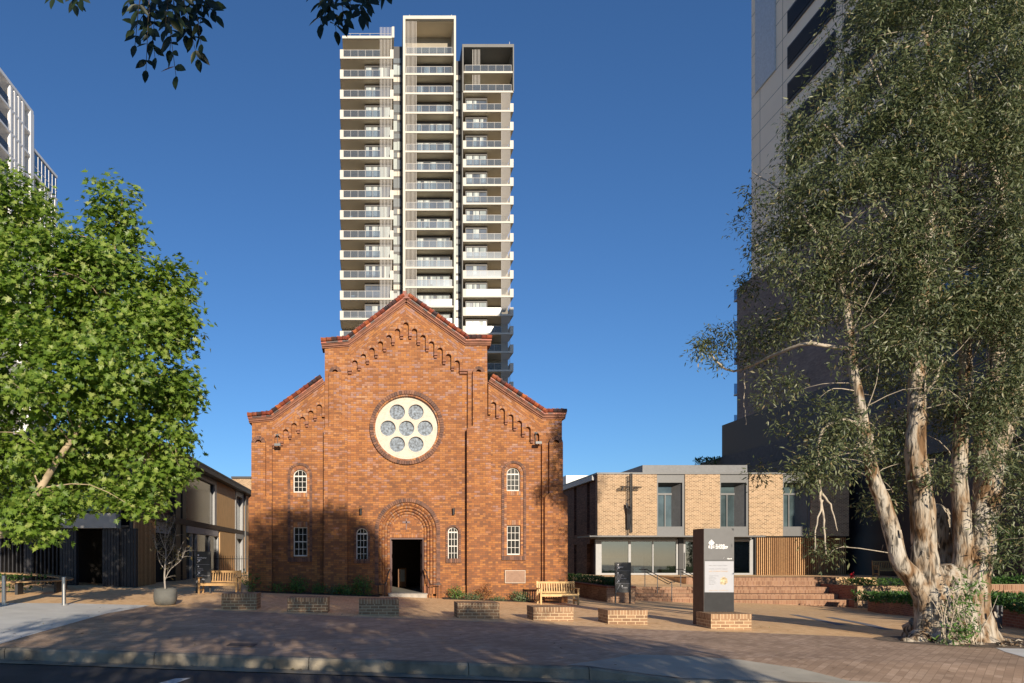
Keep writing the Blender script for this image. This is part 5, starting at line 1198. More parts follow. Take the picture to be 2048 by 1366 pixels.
def paperbark_mat():
    m, n, l, b = new_mat('paperbark'); b.inputs['Roughness'].default_value = .85; b.inputs['Specular IOR Level'].default_value = .2
    g = n.new('ShaderNodeNewGeometry')
    def noise(scale, st, det=6):
        mp = n.new('ShaderNodeVectorMath'); mp.operation = 'MULTIPLY'; mp.inputs[1].default_value = st; l.new(g.outputs['Position'], mp.inputs[0])
        t = n.new('ShaderNodeTexNoise'); t.inputs['Scale'].default_value = scale; t.inputs['Detail'].default_value = det; t.inputs['Distortion'].default_value = .6; l.new(mp.outputs[0], t.inputs['Vector']); return t.outputs[0]
    a = noise(2.6, (1.6,1.6,.55)); cr = n.new('ShaderNodeValToRGB'); ramp(cr, [(0,(.07,.042,.022)),(.36,(.17,.10,.05)),(.43,(.30,.22,.145)),(.52,(.40,.345,.27)),(.68,(.47,.43,.365)),(1,(.31,.30,.275))]); l.new(a, cr.inputs[0])
    f = noise(9, (1.5,1.5,.28)); mr = n.new('ShaderNodeMapRange'); mr.inputs[1].default_value = .36; mr.inputs[2].default_value = .50; mr.inputs[3].default_value = .22; l.new(f, mr.inputs[0])  # dark bark fissures, with crease shade put into the colour
    sc = n.new('ShaderNodeVectorMath'); sc.operation = 'SCALE'; l.new(cr.outputs[0], sc.inputs[0]); l.new(mr.outputs[0], sc.inputs['Scale']); l.new(sc.outputs[0], b.inputs['Base Color'])
    bp = n.new('ShaderNodeBump'); bp.inputs['Strength'].default_value = .9; bp.inputs['Distance'].default_value = .05; l.new(f, bp.inputs['Height']); l.new(bp.outputs[0], b.inputs['Normal']); return m
M_PAPER = paperbark_mat()
M_TWIG = mk('pale_twigs', (.42,.36,.28), rough=.85, var=.3, scale=8)
M_TWIGD = mk('dark_twigs', (.085,.07,.055), rough=.9, var=.3)
def limb(mb, pts, r0, r1, n=7, k=5, wob=0.0):
    p = catmull(pts, k)
    if wob: p = [q+Vector((random.uniform(-wob,wob), random.uniform(-wob,wob), random.uniform(-wob,wob))) if 0 < i < len(p)-1 else q for i, q in enumerate(p)]
    mb.tube(p, list(np.linspace(r0, r1, len(p))), n)
def twig_to(mb, rng, base, C, r0, n, sag=.15, pick=3):
    for i in rng.choice(len(C), size=min(n, len(C)), replace=False):
        e = Vector(C[i]); b_ = sorted(base, key=lambda q: (q-e).length_squared+max(0,q.z-e.z)**2)[int(rng.integers(0,pick))]; m_ = (b_+e)/2+Vector((rng.normal()*.12,rng.normal()*.12,sag*(e-b_).length+rng.normal()*.12)) if (e-b_).length < 2.4 else None
        if m_ is None: continue
        limb(mb, [b_, m_, e], r0, r0*.25, 4, 3)
# ---- plane tree on the left
rng = np.random.default_rng(11)
PYY = 17.6; sp_ = F/PYY
def lob(px, py, rpx, dy=0.0, ry=None, sq=1.0):
    c = P(px, py, PYY+dy); r = rpx/sp_; return (c, (r, ry or r, r*sq))
pl_lobes = [lob(232,432,52,.3,.7,1.35), lob(205,505,75,.5,1.0), lob(20,415,78,.5,1.2,1.0), lob(105,470,70,-.4,1.0), lob(318,585,62,.3,.9,1.05), lob(345,560,40,.2,.5),
  lob(215,600,130,.4,2.0,.9), lob(70,590,150,.6,2.2,.9), lob(335,668,56,-.3,.9,.85), lob(356,640,34,0,.5), lob(240,730,135,-.6,1.8,.8), lob(80,760,150,-.8,2.2,.8), lob(335,790,58,.2,.9,.75), lob(360,805,34,.1,.5,.7),
  lob(320,875,64,.4,1.0,.8), lob(355,870,30,.2,.5), lob(200,880,110,.8,1.6,.7), lob(55,900,90,-.5,1.3,.7), lob(285,955,62,.2,.9,.65), lob(290,1012,36,.0,.5,.6), lob(345,940,42,.5,.6,.7),
  lob(120,1005,52,-.7,.7,.4), lob(45,1030,72,-.8,.9,.5), lob(70,1065,48,-.9,.6,.35), lob(150,950,60,.6,.9,.5), lob(210,985,50,.9,.6,.5), lob(250,1000,40,.2,.6,.6), lob(368,760,30,.0,.5), lob(366,650,26,0,.4), lob(-110,560,150,.5,2.4), lob(-120,800,150,.2,2.4), lob(-260,700,170,.4,2.4), lob(-90,960,110,0,1.8,.7), lob(-60,420,90,.4,1.3), lob(-200,480,120,.5,1.8)]
ptree = thing('plane_tree', (P(-95,1190,PYY)[0], PYY, G(-12,PYY)), 'big leafy bright green plane tree at the left edge of the picture', 'tree')
C, O = crown_clusters(rng, pl_lobes, 33)
keep = np.array([mnoise.noise(Vector(c)*.75) > -.30 for c in C]); C, O = C[keep], O[keep]
q, o, off = spray(rng, C, O, 12, .19)
N = o*.55+np.array([0.05,-.35,.75])+rng.normal(size=q.shape)*.50; D = off*1.5+rng.normal(size=q.shape)*.25+np.array([0,0,-.18])
leaf_cloud('crown', q, N, D, rng.uniform(.09,.19,len(q)), T_MAPLE, M_PLEAF, ptree, rng)
mb = MB(); tb = Vector((P(-95,1190,PYY)[0], PYY, G(-12,PYY)-.1)); fork = Vector(P(-70,1080,PYY-.2))
limb(mb, [tb, (tb+fork)/2+Vector((.05,0,0)), fork], .34, .27, 12)
br = [[fork, Vector(P(20,1060,PYY-.9)), Vector(P(72,990,PYY-.9)), Vector(P(112,925,PYY-.8)), Vector(P(160,850,PYY-.5)), Vector(P(205,740,PYY)), Vector(P(225,560,PYY+.2)), Vector(P(233,420,PYY+.3))],
      [fork, Vector(P(-80,900,PYY)), Vector(P(-70,700,PYY+.3)), Vector(P(-20,430,PYY+.4))], [Vector(P(112,925,PYY-.8)), Vector(P(190,880,PYY+.2)), Vector(P(300,860,PYY+.3)), Vector(P(345,800,PYY+.2))],
      [Vector(P(160,850,PYY-.5)), Vector(P(240,730,PYY)), Vector(P(320,600,PYY+.3))], [fork, Vector(P(-150,950,PYY)), Vector(P(-260,700,PYY+.4))]]
for k, pts in enumerate(br): limb(mb, pts, (.125,.17,.035,.05,.14)[k], .025, 10, 5)
bp_ = [q_ for pts in br for q_ in catmull(pts, 5)]
twig_to(mb, rng, bp_, C, .022, 170); mb.build('trunk', M_PBARK, ptree, smooth=True)
# ---- paperbark on the right
rng = np.random.default_rng(23)
QY = 16.4; sq_ = F/QY
def qp(px, py, dy=0.0):
    if py < 1000: dy += min(1, max(0, (1610-px)/110))*2.2
    return Vector(P(px, py, QY+dy))
qt = thing('paperbark_tree', (qp(1900,1290).x, QY, G(13.9,QY)), 'huge many-stemmed paperbark with pale peeling bark and grey-green crown', 'tree')
stems = []
def stem(pts, radii, seg=6, n=16, ragged=.10):
    mb = MB(); p = catmull([qp(*a) for a in pts], seg); rr = lerp_list([r/sq_ for r in radii], len(p)); mb.tube(p, rr, n, cap=True)
    for i, v in enumerate(mb.v):     # ragged, fissured bark
        k = min(i//n, len(p)-1); c = p[k]; d = Vector(v)-c
        if d.length < 1e-5: continue
        f = 1+ragged*1.5*mnoise.noise(Vector((v[0]*3.2, v[1]*3.2, v[2]*.9)))+ragged*mnoise.noise(Vector((v[0]*11, v[1]*11, v[2]*3)))
        mb.v[i] = tuple(c+d*f)
    stems.extend(p); return mb
tm = MB()
def addm(m): tm.add(m.v, m.f)
addm(stem([(1893,1312,.0),(1893,1285,.0),(1890,1240,.05),(1888,1200,.05),(1884,1160,.1),(1880,1130,.1)], [72.2,58.5,44.7,39.6,32.7,18.9], n=30, ragged=.20))
addm(stem([(1955,1310,.1),(1950,1270,.1),(1945,1220,.1),(1950,1160,.1),(1962,1090,.15),(1972,1010,.2),(1985,940,.3),(2012,850,.5),(2075,745,.8)], [43.2,33.6,26.4,23.2,21.6,20.0,19.2,16.8,14.4], n=22, ragged=.16))
addm(stem([(1850,1300,-.1),(1852,1250,-.2),(1850,1205,-.25),(1832,1160,-.25),(1800,1125,-.25),(1785,1070,-.2),(1768,1010,-.2),(1748,960,-.2),(1738,915,-.2),(1728,860,-.1),(1718,800,-.1),(1708,750,0),(1703,700,0),(1690,600,.1),(1660,480,.2)], [27.2,20.8,20.0,19.2,16.0,13.6,12.8,12.0,11.2,10.4,9.6,8.8,8.0,6.4,4.0], n=18))
addm(stem([(1880,1260,-.2),(1866,1200,-.25),(1853,1140,-.25),(1847,1080,-.2),(1843,1010,-.2),(1836,940,-.2),(1831,880,-.15),(1833,810,-.1),(1836,730,0),(1842,640,.1),(1850,540,.2),(1862,400,.3),(1870,250,.4),(1850,60,.5)], [35.5,29.6,22.2,20.0,18.5,17.8,17.0,15.5,13.3,11.8,10.4,8.1,5.9,3.7], n=20, ragged=.13))
addm(stem([(1888,1200,.9),(1886,1130,1.0),(1882,1070,1.0),(1876,1030,1.0),(1866,1012,1.0)], [30,28,26,23,10], n=16, ragged=.2))
addm(stem([(1920,1210,.2),(1928,1120,.2),(1926,1040,.2),(1918,950,.2),(1922,860,.2),(1932,760,.3),(1926,640,.4),(1915,500,.4),(1925,330,.5)], [24.0,18.4,15.2,13.6,12.8,11.2,9.6,7.2,4.8], n=16))
addm(stem([(1958,1150,.3),(1962,1050,.3),(1966,950,.4),(1968,860,.4),(1985,770,.4),(1996,680,.4),(2000,560,.5),(2005,400,.5),(2015,200,.6)], [20.3,17.2,15.6,14.8,14.0,12.5,10.9,7.8,4.7], n=16))
addm(stem([(2000,900,.4),(2020,800,.2),(2048,760,0),(2100,700,-.3)], [12,11,10,8], n=10))
# flaring roots
for a, b_, r in (((1860,1270,-.2),(1812,1312,-.7),20),((1940,1275,-.2),(2000,1312,-.5),26),((1900,1270,-.4),(1900,1318,-1.1),30),((1965,1270,.2),(2025,1300,.1),18),((1850,1260,.2),(1805,1290,.6),26),((1920,1290,-.5),(1965,1318,-1.0),20)):
    pa, pb = qp(*a), qp(*b_); pb.z = G(pb.x, pb.y)-.02; m_ = (pa+pb)/2; m_.z -= .12
    mb = MB(); pp = catmull([pa, m_, pb], 5); mb.tube(pp, lerp_list([r*1.3/sq_, r/sq_, r*.35/sq_], len(pp)), 12)
    for i, v in enumerate(mb.v):
        mb.v[i] = tuple(Vector(v)+Vector((mnoise.noise(Vector(v)*4), mnoise.noise(Vector(v)*4+Vector((9,9,9))), mnoise.noise(Vector(v)*5+Vector((5,5,5)))))*.07)
    addm(mb)
# loose bark sheets
mb = tm
for k in range(150):
    i = rng.integers(0, len(stems)); c = stems[i]
    if c.z > 5.5: continue
    a = rng.uniform(math.pi*.9, math.pi*2.1); rad = .27 if c.z > 1.0 else .52; d = Vector((math.cos(a), math.sin(a), 0)); w_ = rng.uniform(.012,.04); h = rng.uniform(.06,.22); tt = Vector((-d.y, d.x, 0))
    e = c+d*rad*rng.uniform(.75,1.0); mb.quad(e-tt*w_, e+tt*w_, e+tt*w_*.7+d*.05+Vector((0,0,-h)), e-tt*w_*.8+d*.03+Vector((0,0,-h*.9)))
tr = tm.build('trunk', M_PAPER, qt, smooth=True)
ql = []
def qlob(px, py, rpx, dy=0.0, sq=1.0, ry=None): ql.append((tuple(qp(px,py,dy)), (rpx/sq_, ry or max(.35, rpx/sq_*.9), rpx*sq/sq_)))
for a in ((1900,40,150,.6),(1760,110,95,.2),(1660,230,78,.1),(1720,30,70,.3),(1990,190,160,.4),(1830,300,120,.2),(1690,330,95,0),(1620,260,50,.1),(1600,310,40,.1),(1640,400,80,-.2),(1505,355,42,0,.8),(1560,430,70,.1),(1490,400,32,0,.8),(1500,475,48,.1),(1720,450,110,-.3),
          (1850,470,120,.3),(1980,430,110,.2),(1600,520,85,-.1),(1530,560,62,.1),(1480,560,34,.1),(1700,560,85,.2),(1800,580,90,.5),(1960,580,100,.1),(1440,682,40,.1,.75),(1405,697,26,.1,.7),(1462,720,36,.1,.7),(1530,660,62,0),(1600,650,62,.3),(1510,740,48,.1),(1490,800,22,.2,1.6),(1560,760,52,-.2),
          (1620,850,72,-.2,1.0),(1690,830,52,-.4),(1560,830,36,-.1,1.0),(1780,720,78,.5),(1900,700,70,.6),(2010,680,80,-.2),(1650,930,60,-.3,.8),(1610,940,36,-.2,.8),(1645,1000,34,-.3,1.3),(1640,1065,22,-.3,1.8),(1655,1105,18,-.3,.7),(1520,945,12,.2,1.6),(1775,860,50,.6),(1800,940,50,.4),(1760,1000,36,.3,1.0),(1905,820,50,.8),
          (1990,820,70,-.4),(2030,920,60,-.4),(2010,1000,56,-.4),(2030,1080,46,-.3),(2000,1120,24,-.3,.8),(1880,930,40,.9),(2150,300,170,.5),(2160,600,170,.3),(2150,880,140,0),(2200,100,150,.6),(1950,-120,170,.6),(1800,-60,120,.4),(2100,-150,180,.6)): qlob(*a)
for k_, py in enumerate(range(-20, 760, 78)):
    qlob(1856+12*math.sin(k_*2.1), py, 58, -.9); qlob(1995+15*math.cos(k_*1.7), py+30, 72, -.9); qlob(1925+18*math.sin(k_*1.3), py+15, 52, -.8); qlob(1770+20*math.cos(k_*2.3), py-10, 50, -.7)
for a in ((2010,770,60,-.9),(1840,830,26,-.8),(1960,860,40,-.9),(1900,760,46,-.8),(1990,940,46,-.9),(1870,960,26,-.7),(1700,700,40,-.6),(1740,900,30,-.6)): qlob(*a)
C, O = crown_clusters(rng, ql, 64)
keep = np.array([mnoise.noise(Vector(c)*.85+Vector((3,1,7)))+.55*mnoise.noise(Vector(c)*2.1) > -.055 for c in C]); C, O = C[keep], O[keep]
q, o, off = spray(rng, C, O, 16, .125, 1.25)
N = o*.5+np.array([.05,-.3,.55])+rng.normal(size=q.shape)*.65; D = off*4+rng.normal(size=q.shape)*.5+np.array([0,0,-.75])
leaf_cloud('crown', q, N, D, rng.uniform(.075,.155,len(q)), T_LANCE, M_QLEAF, qt, rng)
mb = MB(); twig_to(mb, rng, stems[::2], C, .015, 460, .06, 14)
for pts, r in (([(1690,600,.1),(1640,480,0),(1585,405,0),(1548,370,0),(1505,345,0)],.05), ([(1842,640,.1),(1790,520,-.4),(1735,525,-.6),(1700,545,-.6)],.04), ([(1850,540,.2),(1838,490,-.5),(1800,520,-.6),(1770,560,-.6)],.035),
               ([(1703,700,0),(1600,690,.1),(1480,740,.1),(1440,730,.1),(1410,690,.1)],.05), ([(1728,860,-.1),(1690,840,-.2),(1640,870,-.2),(1640,980,-.3),(1648,1040,-.3),(1652,1110,-.3)],.05), ([(1836,730,0),(1760,640,.2),(1600,560,.1),(1520,470,.1)],.05),
               ([(1850,540,.2),(1760,420,.1),(1690,300,.1),(1640,240,.1)],.06), ([(1640,980,-.3),(1660,1010,-.35),(1675,1062,-.4)],.03), ([(1645,1000,-.3),(1632,1060,-.3),(1630,1105,-.3)],.025), ([(2005,400,.5),(1960,250,.3),(1930,100,.4)],.07), ([(1862,400,.3),(1800,260,.1),(1740,120,.2)],.06), ([(1490,745,.1),(1488,800,.2),(1492,850,.2)],.02), ([(1833,810,-.1),(1870,760,-.5),(1885,720,-.5)],.05)):
    limb(mb, [qp(*a) for a in pts], r, r*.3, 6, 5, .015)
mb.build('branches', M_TWIG, qt, smooth=True)
mb = MB()    # shoots at the foot of the trunk
sh = [(tuple(qp(1945,1175,-1.0)), (.32,.25,.42)), (tuple(qp(1925,1215,-1.1)), (.25,.2,.3)), (tuple(qp(1908,1275,-1.2)), (.38,.25,.32)), (tuple(qp(1935,1255,-1.1)), (.3,.25,.3))]
Cs, Os = crown_clusters(rng, sh, 60); qs, os_, of = spray(rng, Cs, Os, 7, .07)
leaf_cloud('foot_foliage', qs, os_*.5+np.array([0,-.4,.6])+rng.normal(size=qs.shape)*.5, of*4+np.array([0,0,.4])+rng.normal(size=qs.shape)*.4, rng.uniform(.08,.15,len(qs)), T_LANCE, M_SHRUB, qt, rng)
for k in range(26):
    b_ = qp(1905+rng.uniform(-25,60), 1292, -1.0); e = b_+Vector((rng.uniform(-.55,.45), rng.uniform(-.3,.1), rng.uniform(.5,1.5))); limb(mb, [b_, (b_+e)/2+Vector((rng.uniform(-.1,.1),0,.1)), e], .012, .004, 4, 3)
mb.build('foot_twigs', M_TWIG, qt)
# bark litter at its foot
lit = MB()
for k in range(260):
    a = rng.uniform(0, 2*math.pi); rr = rng.uniform(.7,1.0)**.5; x = qp(1935,1300).x+math.cos(a)*rr*2.1*rng.uniform(.3,1); y = QY-.55+math.sin(a)*rr*1.0*rng.uniform(.3,1); z = G(x,y)+.006+rng.uniform(0,.03); s_ = rng.uniform(.03,.14); t = rng.uniform(0,6.28)
    lit.quad((x+s_*math.cos(t),y+s_*math.sin(t),z),(x-s_*.5*math.sin(t),y+s_*.5*math.cos(t),z+rng.uniform(0,.05)),(x-s_*math.cos(t),y-s_*math.sin(t),z),(x+s_*.5*math.sin(t),y-s_*.5*math.cos(t),z+rng.uniform(0,.05)))
lo = lit.build('bark_litter', M_PAPER); tag(lo, 'pale bark flakes and leaf litter on the paving around the paperbark foot', 'litter', kind='stuff')
clip_sheet('tree_bed', [(qp(1935,1300).x+2.5*math.cos(R(a)), QY-.5+1.15*math.sin(R(a))) for a in range(0,360,15)], mk('bark_mulch', (.16,.12,.085), rough=.95, var=.6, scale=12, bump=.8, bscale=25), .007, zf=lambda x, y: G(x,y) if y > block_y(x) else foot_z(x,y))
# ---- street trees across the road (behind the camera); their hanging sprays show at the top
rng = np.random.default_rng(5)
ash = thing('street_tree', (5.2, -5.5, -.2), 'street tree whose dark hanging leaf sprays cross the top of the sky', 'tree')
al = [((3.0,-3,9.9),(3.0,1.5,1.7)), ((3.2,-3.2,11.7),(2.3,1.4,1.3)), ((1.7,-3.2,10.6),(1.4,1.2,1.4)), ((5.0,-3.4,10.4),(1.2,1.2,1.4)), ((2.0,-4.5,11.2),(2.6,2.4,2.0)), ((3.6,-4.8,11.4),(2.4,2.2,1.7)), ((5.0,-5,9.6),(2.0,2.2,2.2)), ((1.6,-4,9.0),(2.2,2.2,2.0)), ((2.8,-4,7.6),(3.2,2.2,1.6)), ((-1.0,-3.4,6.3),(2.4,1.8,1.2)), ((-2.8,-3.6,5.3),(1.8,1.4,1.0)),
  ((6.6,-5,6.0),(2.2,2.0,1.1)), ((3.6,-3.6,5.8),(3.2,1.8,1.3)), ((.4,-2.6,5.4),(2.4,1.5,1.0)), ((8.0,-4.6,5.2),(1.5,1.5,1.0)), ((5.2,-4.2,4.6),(2.4,1.4,.9)), ((2.0,-4.4,4.2),(2.6,1.4,.9)), ((-1.6,-4.6,4.2),(2.4,1.4,.8)), ((7.2,-4.4,4.2),(2.0,1.4,.8)), ((-3.4,-4.6,3.9),(1.5,1.2,.7))]
C, O = crown_clusters(rng, al, 17)
keep = np.array([mnoise.noise(Vector(c)*.95) > (-.25 if c[2] < 8.2 else -.6) for c in C]); C, O = C[keep], O[keep]
q, o, off = spray(rng, C, O, 11, .20)
leaf_cloud('crown', q, o*.5+np.array([0,-.2,.6])+rng.normal(size=q.shape)*.5, off*2+np.array([0,0,-.4])+rng.normal(size=q.shape)*.3, rng.uniform(.18,.32,len(q)), T_OVAL, M_ALEAF, ash, rng)
mb = MB(); limb(mb, [(5.2,-5.5,-.3),(5.0,-5.4,2.2),(4.2,-5.1,5),(3.2,-4.8,9)], .26, .09, 10); limb(mb, [(4.6,-5.3,3.6),(1.5,-4,5.6),(-1.2,-2,6.4),(-1.6,2.5,6.3),(-1.3,4.9,6.15)], .12, .02, 7); limb(mb, [(4.7,-5.3,3.4),(6.6,-5,6)], .12, .03, 7)
limb(mb, [(-1.6,2.5,6.3),(-.6,4.2,6.25),(-.15,4.9,6.05)], .03, .012, 6); limb(mb, [(-1.2,-2,6.4),(-2.6,2,6.5),(-2.45,4.9,6.15)], .04, .012, 6)
trunk_mb = mb
# pinnate leaves hanging into the top of the picture
HC = []; HN = []; HD = []; HL = []; sw = MB()
def pinnate(p0, p1, n, L, tw):
    p0, p1 = Vector(p0), Vector(p1); d = (p1-p0).normalized(); face = Vector((math.sin(tw)*.7, -1, .25)).normalized(); side = d.cross(face).normalized()
    sw.tube([p0, (p0+p1)/2+face*.01, p1], [.004,.003,.002], 4)
    for i in range(n):
        t = (i+.6)/(n+.2); c = p0.lerp(p1, t)
        for s in (-1, 1):
            HC.append(c); nn = (face+Vector(rng.normal(size=3))*.30).normalized(); HN.append(nn); HD.append(d*rng.uniform(.45,.9)+side*s*rng.uniform(.6,.9)+Vector((0,0,-.25))); HL.append(L*rng.uniform(.75,1.1))
    HC.append(p1); HN.append(face); HD.append(d); HL.append(L)
def hang(px, py, qx, qy, n, L=.115, dy=0.0): pinnate(P(px,py,4.9+dy), P(qx,qy,4.85+dy), n, L, rng.uniform(-.8,.8))
for a in ((300,-30,292,140,5),(330,-40,352,152,6),(360,-30,395,118,5),(320,-20,268,60,4),(380,-40,430,30,4),(345,-60,330,60,5),(300,-50,275,20,4),(400,-50,425,20,4),(365,-50,372,70,5),(390,-20,402,88,4),(285,-40,270,90,4),(350,-30,340,100,5),(320,-40,305,80,5),(410,-60,400,50,4),(335,-50,355,40,5),(375,-50,385,30,5),(295,-30,310,115,4),(280,-50,255,10,3),
          (655,-40,650,30,3),(660,-30,672,62,4),(680,-20,690,48,4),(640,-40,642,48,3),(715,-40,722,30,5),(705,-40,700,20,3),(725,-50,738,10,4),(648,-50,662,20,3),
          (140,-40,150,10,3),(120,-50,108,-5,3),(150,-40,160,0,2),(760,-50,775,-12,3)): hang(*a, L=rng.uniform(.105,.15), dy=rng.uniform(-.25,.35))
HC = np.array([tuple(v) for v in HC]); leaf_cloud('hanging_leaves', HC, np.array([tuple(v) for v in HN]), np.array([tuple(v) for v in HD]), np.array(HL), T_OVAL, leaf_mat('shaded_ash_leaves', [(0,(.008,.018,.006)),(1,(.02,.036,.010))], trans=.10), ash, rng)  # darker copy of the ash leaves, crown shade put into the colour
trunk_mb.add(sw.v, sw.f); trunk_mb.build('trunk', M_TWIGD, ash, smooth=True)
# ---- potted tree
rng = np.random.default_rng(31)
pt_ = thing('potted_tree', (px_, py_, pz_+.46), 'small bare grey tree with sparse olive leaves growing in the round pot', 'tree')
mb = MB(); b0 = Vector((px_, py_, pz_+.44)); sc3 = F/py_; ends = []
def pq(px, py, dy=0): return Vector(P(px, py, py_+dy))
main = [b0, pq(329,1150), pq(332,1110), pq(330,1075,.1), pq(334,1040,.1)]; limb(mb, main, .032, .01, 7)
bas = catmull(main, 5)
for pts in ([(328,1165),(340,1140,-.1),(362,1120,-.2),(372,1095,-.2)],[(330,1140),(318,1120,.1),(312,1085,.2)],[(331,1120),(345,1095,.1),(352,1060,.1)],[(332,1100),(322,1075,-.2),(318,1050,-.2)],[(330,1130),(350,1118,.2),(366,1085,.3)],[(331,1085),(340,1060,-.2),(350,1040,-.2)],[(330,1115),(314,1100,-.2),(308,1070,-.3)]):
    v = [pq(*a) for a in pts]; limb(mb, v, .016, .005, 5); bas += catmull(v, 5)
tips = []
for k in range(90):
    b_ = bas[rng.integers(6, len(bas))]; e = b_+Vector((rng.uniform(-.3,.3), rng.uniform(-.3,.3), rng.uniform(-.02,.42))); limb(mb, [b_, (b_+e)/2+Vector((0,0,.03)), e], .006, .002, 4, 2); tips.append(tuple(e))
mb.build('trunk', mk('grey_tree_bark', (.30,.27,.24), rough=.9), pt_)
T_ = np.array(tips); q, o, off = spray(rng, T_, rng.normal(size=T_.shape), 8, .06); leaf_cloud('crown', q, o+np.array([0,-.3,.6]), off*3+np.array([0,0,-.4])+rng.normal(size=q.shape)*.3, rng.uniform(.04,.085,len(q)), T_OVAL, leaf_mat('olive_leaves', [(0,(.05,.055,.02)),(.5,(.09,.085,.03)),(1,(.16,.11,.05))], trans=.2), pt_, rng)
# ---------------------------------------------------------------- shrubs and beds
def bush(name, c, r, dens, L, T, mat, label, cat='shrub', group=None, per=7, upw=.5):
    t = thing(name, (c[0], c[1], c[2]-r[2]), label, cat, group); rg = np.random.default_rng(int(abs(c[0])*977+abs(c[1])*71))
    C, O = crown_clusters(rg, [(c, r)], dens); q, o, off = spray(rg, C, O, per, L*.9); q[:,2] = np.maximum(q[:,2], c[2]-r[2])
    leaf_cloud('foliage', q, o*.6+np.array([0,-.3,.5])+rg.normal(size=q.shape)*.5, off*3+o*.6+np.array([0,0,upw])+rg.normal(size=q.shape)*.4, rg.uniform(L*.7,L*1.2,len(q)), T, mat, t, rg)
    mb = MB()
    for k in range(7):
        e = Vector(c)+Vector((rg.uniform(-.6,.6)*r[0], rg.uniform(-.6,.6)*r[1], rg.uniform(.1,.7)*r[2])); mb.tube([(c[0]+rg.uniform(-.05,.05), c[1], c[2]-r[2]-.03), tuple(e)], [.012,.005], 5)
    mb.build('stems', M_TWIGD, t); return t
def at_wall(px, h, dy=.55): x = (px-PX0)/S; y = YW-dy; return x, y, G(x, y)+h/2
gb = MB()
for x0, x1, gx1 in ((-5.0,.4,0),(3.1,7.0,0)):
    n = 24
    for k in range(n):
        xa, xb = x0+(x1-x0)*k/n, x0+(x1-x0)*(k+1)/n; gb.hexa([(xa,YW-.85,G(xa,29)-.1),(xb,YW-.85,G(xb,29)-.1),(xb,YW-.16,G(xb,29)-.1),(xa,YW-.16,G(xa,29)-.1),(xa,YW-.85,G(xa,28.6)+.012),(xb,YW-.85,G(xb,28.6)+.012),(xb,YW-.16,G(xb,29.3)+.05),(xa,YW-.16,G(xa,29.3)+.05)])
tag(gb.build('garden_soil', M_SOIL), kind='structure')
SG = 'small shrubs along the church wall'
for px, wd, h, m, T, L, lab in ((600,.50,.75,M_SHRUB,T_OVAL,.10,'dark rounded shrub under the left tall church window'),(560,.45,.30,M_SHRUB,T_LANCE,.14,'low bright green tuft at the left end of the church wall'),(640,.4,.45,M_SHRUB,T_OVAL,.08,'small shrub at the foot of the left church pilaster'),
      (690,.65,.40,M_SHRUB,T_OVAL,.09,'low spreading shrub right of the left church pilaster'),(727,.55,.80,M_SHRUB,T_OVAL,.10,'taller shrub under the small window left of the door'),(665,.35,.35,M_SHRUBG,T_LANCE,.10,'grey green tuft between shrubs left of the church door'),
      (909,.42,.55,M_SHRUB,T_OVAL,.075,'bright green rounded shrub just right of the church door'),(932,.28,.22,M_SHRUBG,T_LANCE,.08,'tiny grey tuft at the foot of the right church pilaster'),(947,.3,.30,M_SHRUBG,T_LANCE,.09,'pale green tuft beside the russet shrub'),(965,.48,.60,M_SHRUBR,T_LANCE,.10,'russet red shrub against the church wall'),
      (990,.5,.18,M_SHRUBG,T_OVAL,.05,'low creeping plant right of the russet shrub'),(1030,.5,.42,M_SHRUBG,T_OVAL,.08,'grey green shrub left of the pale timber bench'),(1046,.26,.35,M_SHRUBG,T_LANCE,.09,'small spiky shrub touching the pale timber bench')):
    x, y, z = at_wall(px, h); bush('shrub', (x, y, z), (wd/1.35, .30, h/1.8), 150/(L/.09), L, T, m, lab, 'shrub', SG)
g = gp(490,1185); bush('shrub', (g[0]+.1, g[1]+.5, g[2]+.42), (.42,.4,.42), 34, .16, T_LANCE, M_SHRUB, 'strappy dark green plant at the left corner of the church', upw=.9)
bush('shrub', ((498-PX0)/F*24, 24.5, G(-4,24)+.2), (.22,.2,.2), 60, .10, T_LANCE, M_SHRUBG, 'pale grassy tuft behind the block seat nearest the potted tree', upw=1.0)
def hedge(name, boxes, L, dens, mat, label, T=T_OVAL):
    c0 = boxes[0]; t = thing(name, (c0[0], c0[2], c0[4]), label, 'hedge'); rg = np.random.default_rng(int(abs(c0[0]*100))); Q = []
    for (x0,x1,y0,y1,z0,z1) in boxes:
        n = int(dens*((x1-x0)*(y1-y0)+(x1-x0)*(z1-z0)+(y1-y0)*(z1-z0))); p = rg.random((n,3))
        f = rg.integers(0,4,n); p[f==0,2] = 1-rg.random((f==0).sum())*.12; p[f==1,1] = rg.random((f==1).sum())*.15; p[f==2,0] = rg.random((f==2).sum())*.1
        p = p*np.array([x1-x0,y1-y0,z1-z0])+np.array([x0,y0,z0]); p[:,2] += np.array([mnoise.noise(Vector(a)*2.2) for a in p])*.10; Q.append(p)
    q = np.concatenate(Q); leaf_cloud('foliage', q, np.array([0,-.4,.7])+rg.normal(size=q.shape)*.6, rg.normal(size=q.shape)*.6+np.array([0,0,.5]), rg.uniform(L*.7,L*1.3,len(q)), T, mat, t, rg)
    mb = MB()
    for (x0,x1,y0,y1,z0,z1) in boxes:
        for k in range(6): xx = x0+(x1-x0)*rg.random(); yy = y0+(y1-y0)*rg.random(); mb.tube([(xx,yy,z0-.1),(xx+.05,yy,z1-.1)], .012, 5)
    mb.build('stems', M_TWIGD, t); return t
hedge('hedge', [(11.4,12.2,32.4,45,ztp-.02,ztp+.32)], .085, 420, M_HEDGE, 'low green planting along the brown brick planter by the church')
bush('shrub', (10.9+.55, 44.5, ztp+.55), (.7,.6,.55), 40, .30, T_LANCE, M_SHRUBR, 'dark spiky bromeliad at the far end of the brown planter', upw=.8)
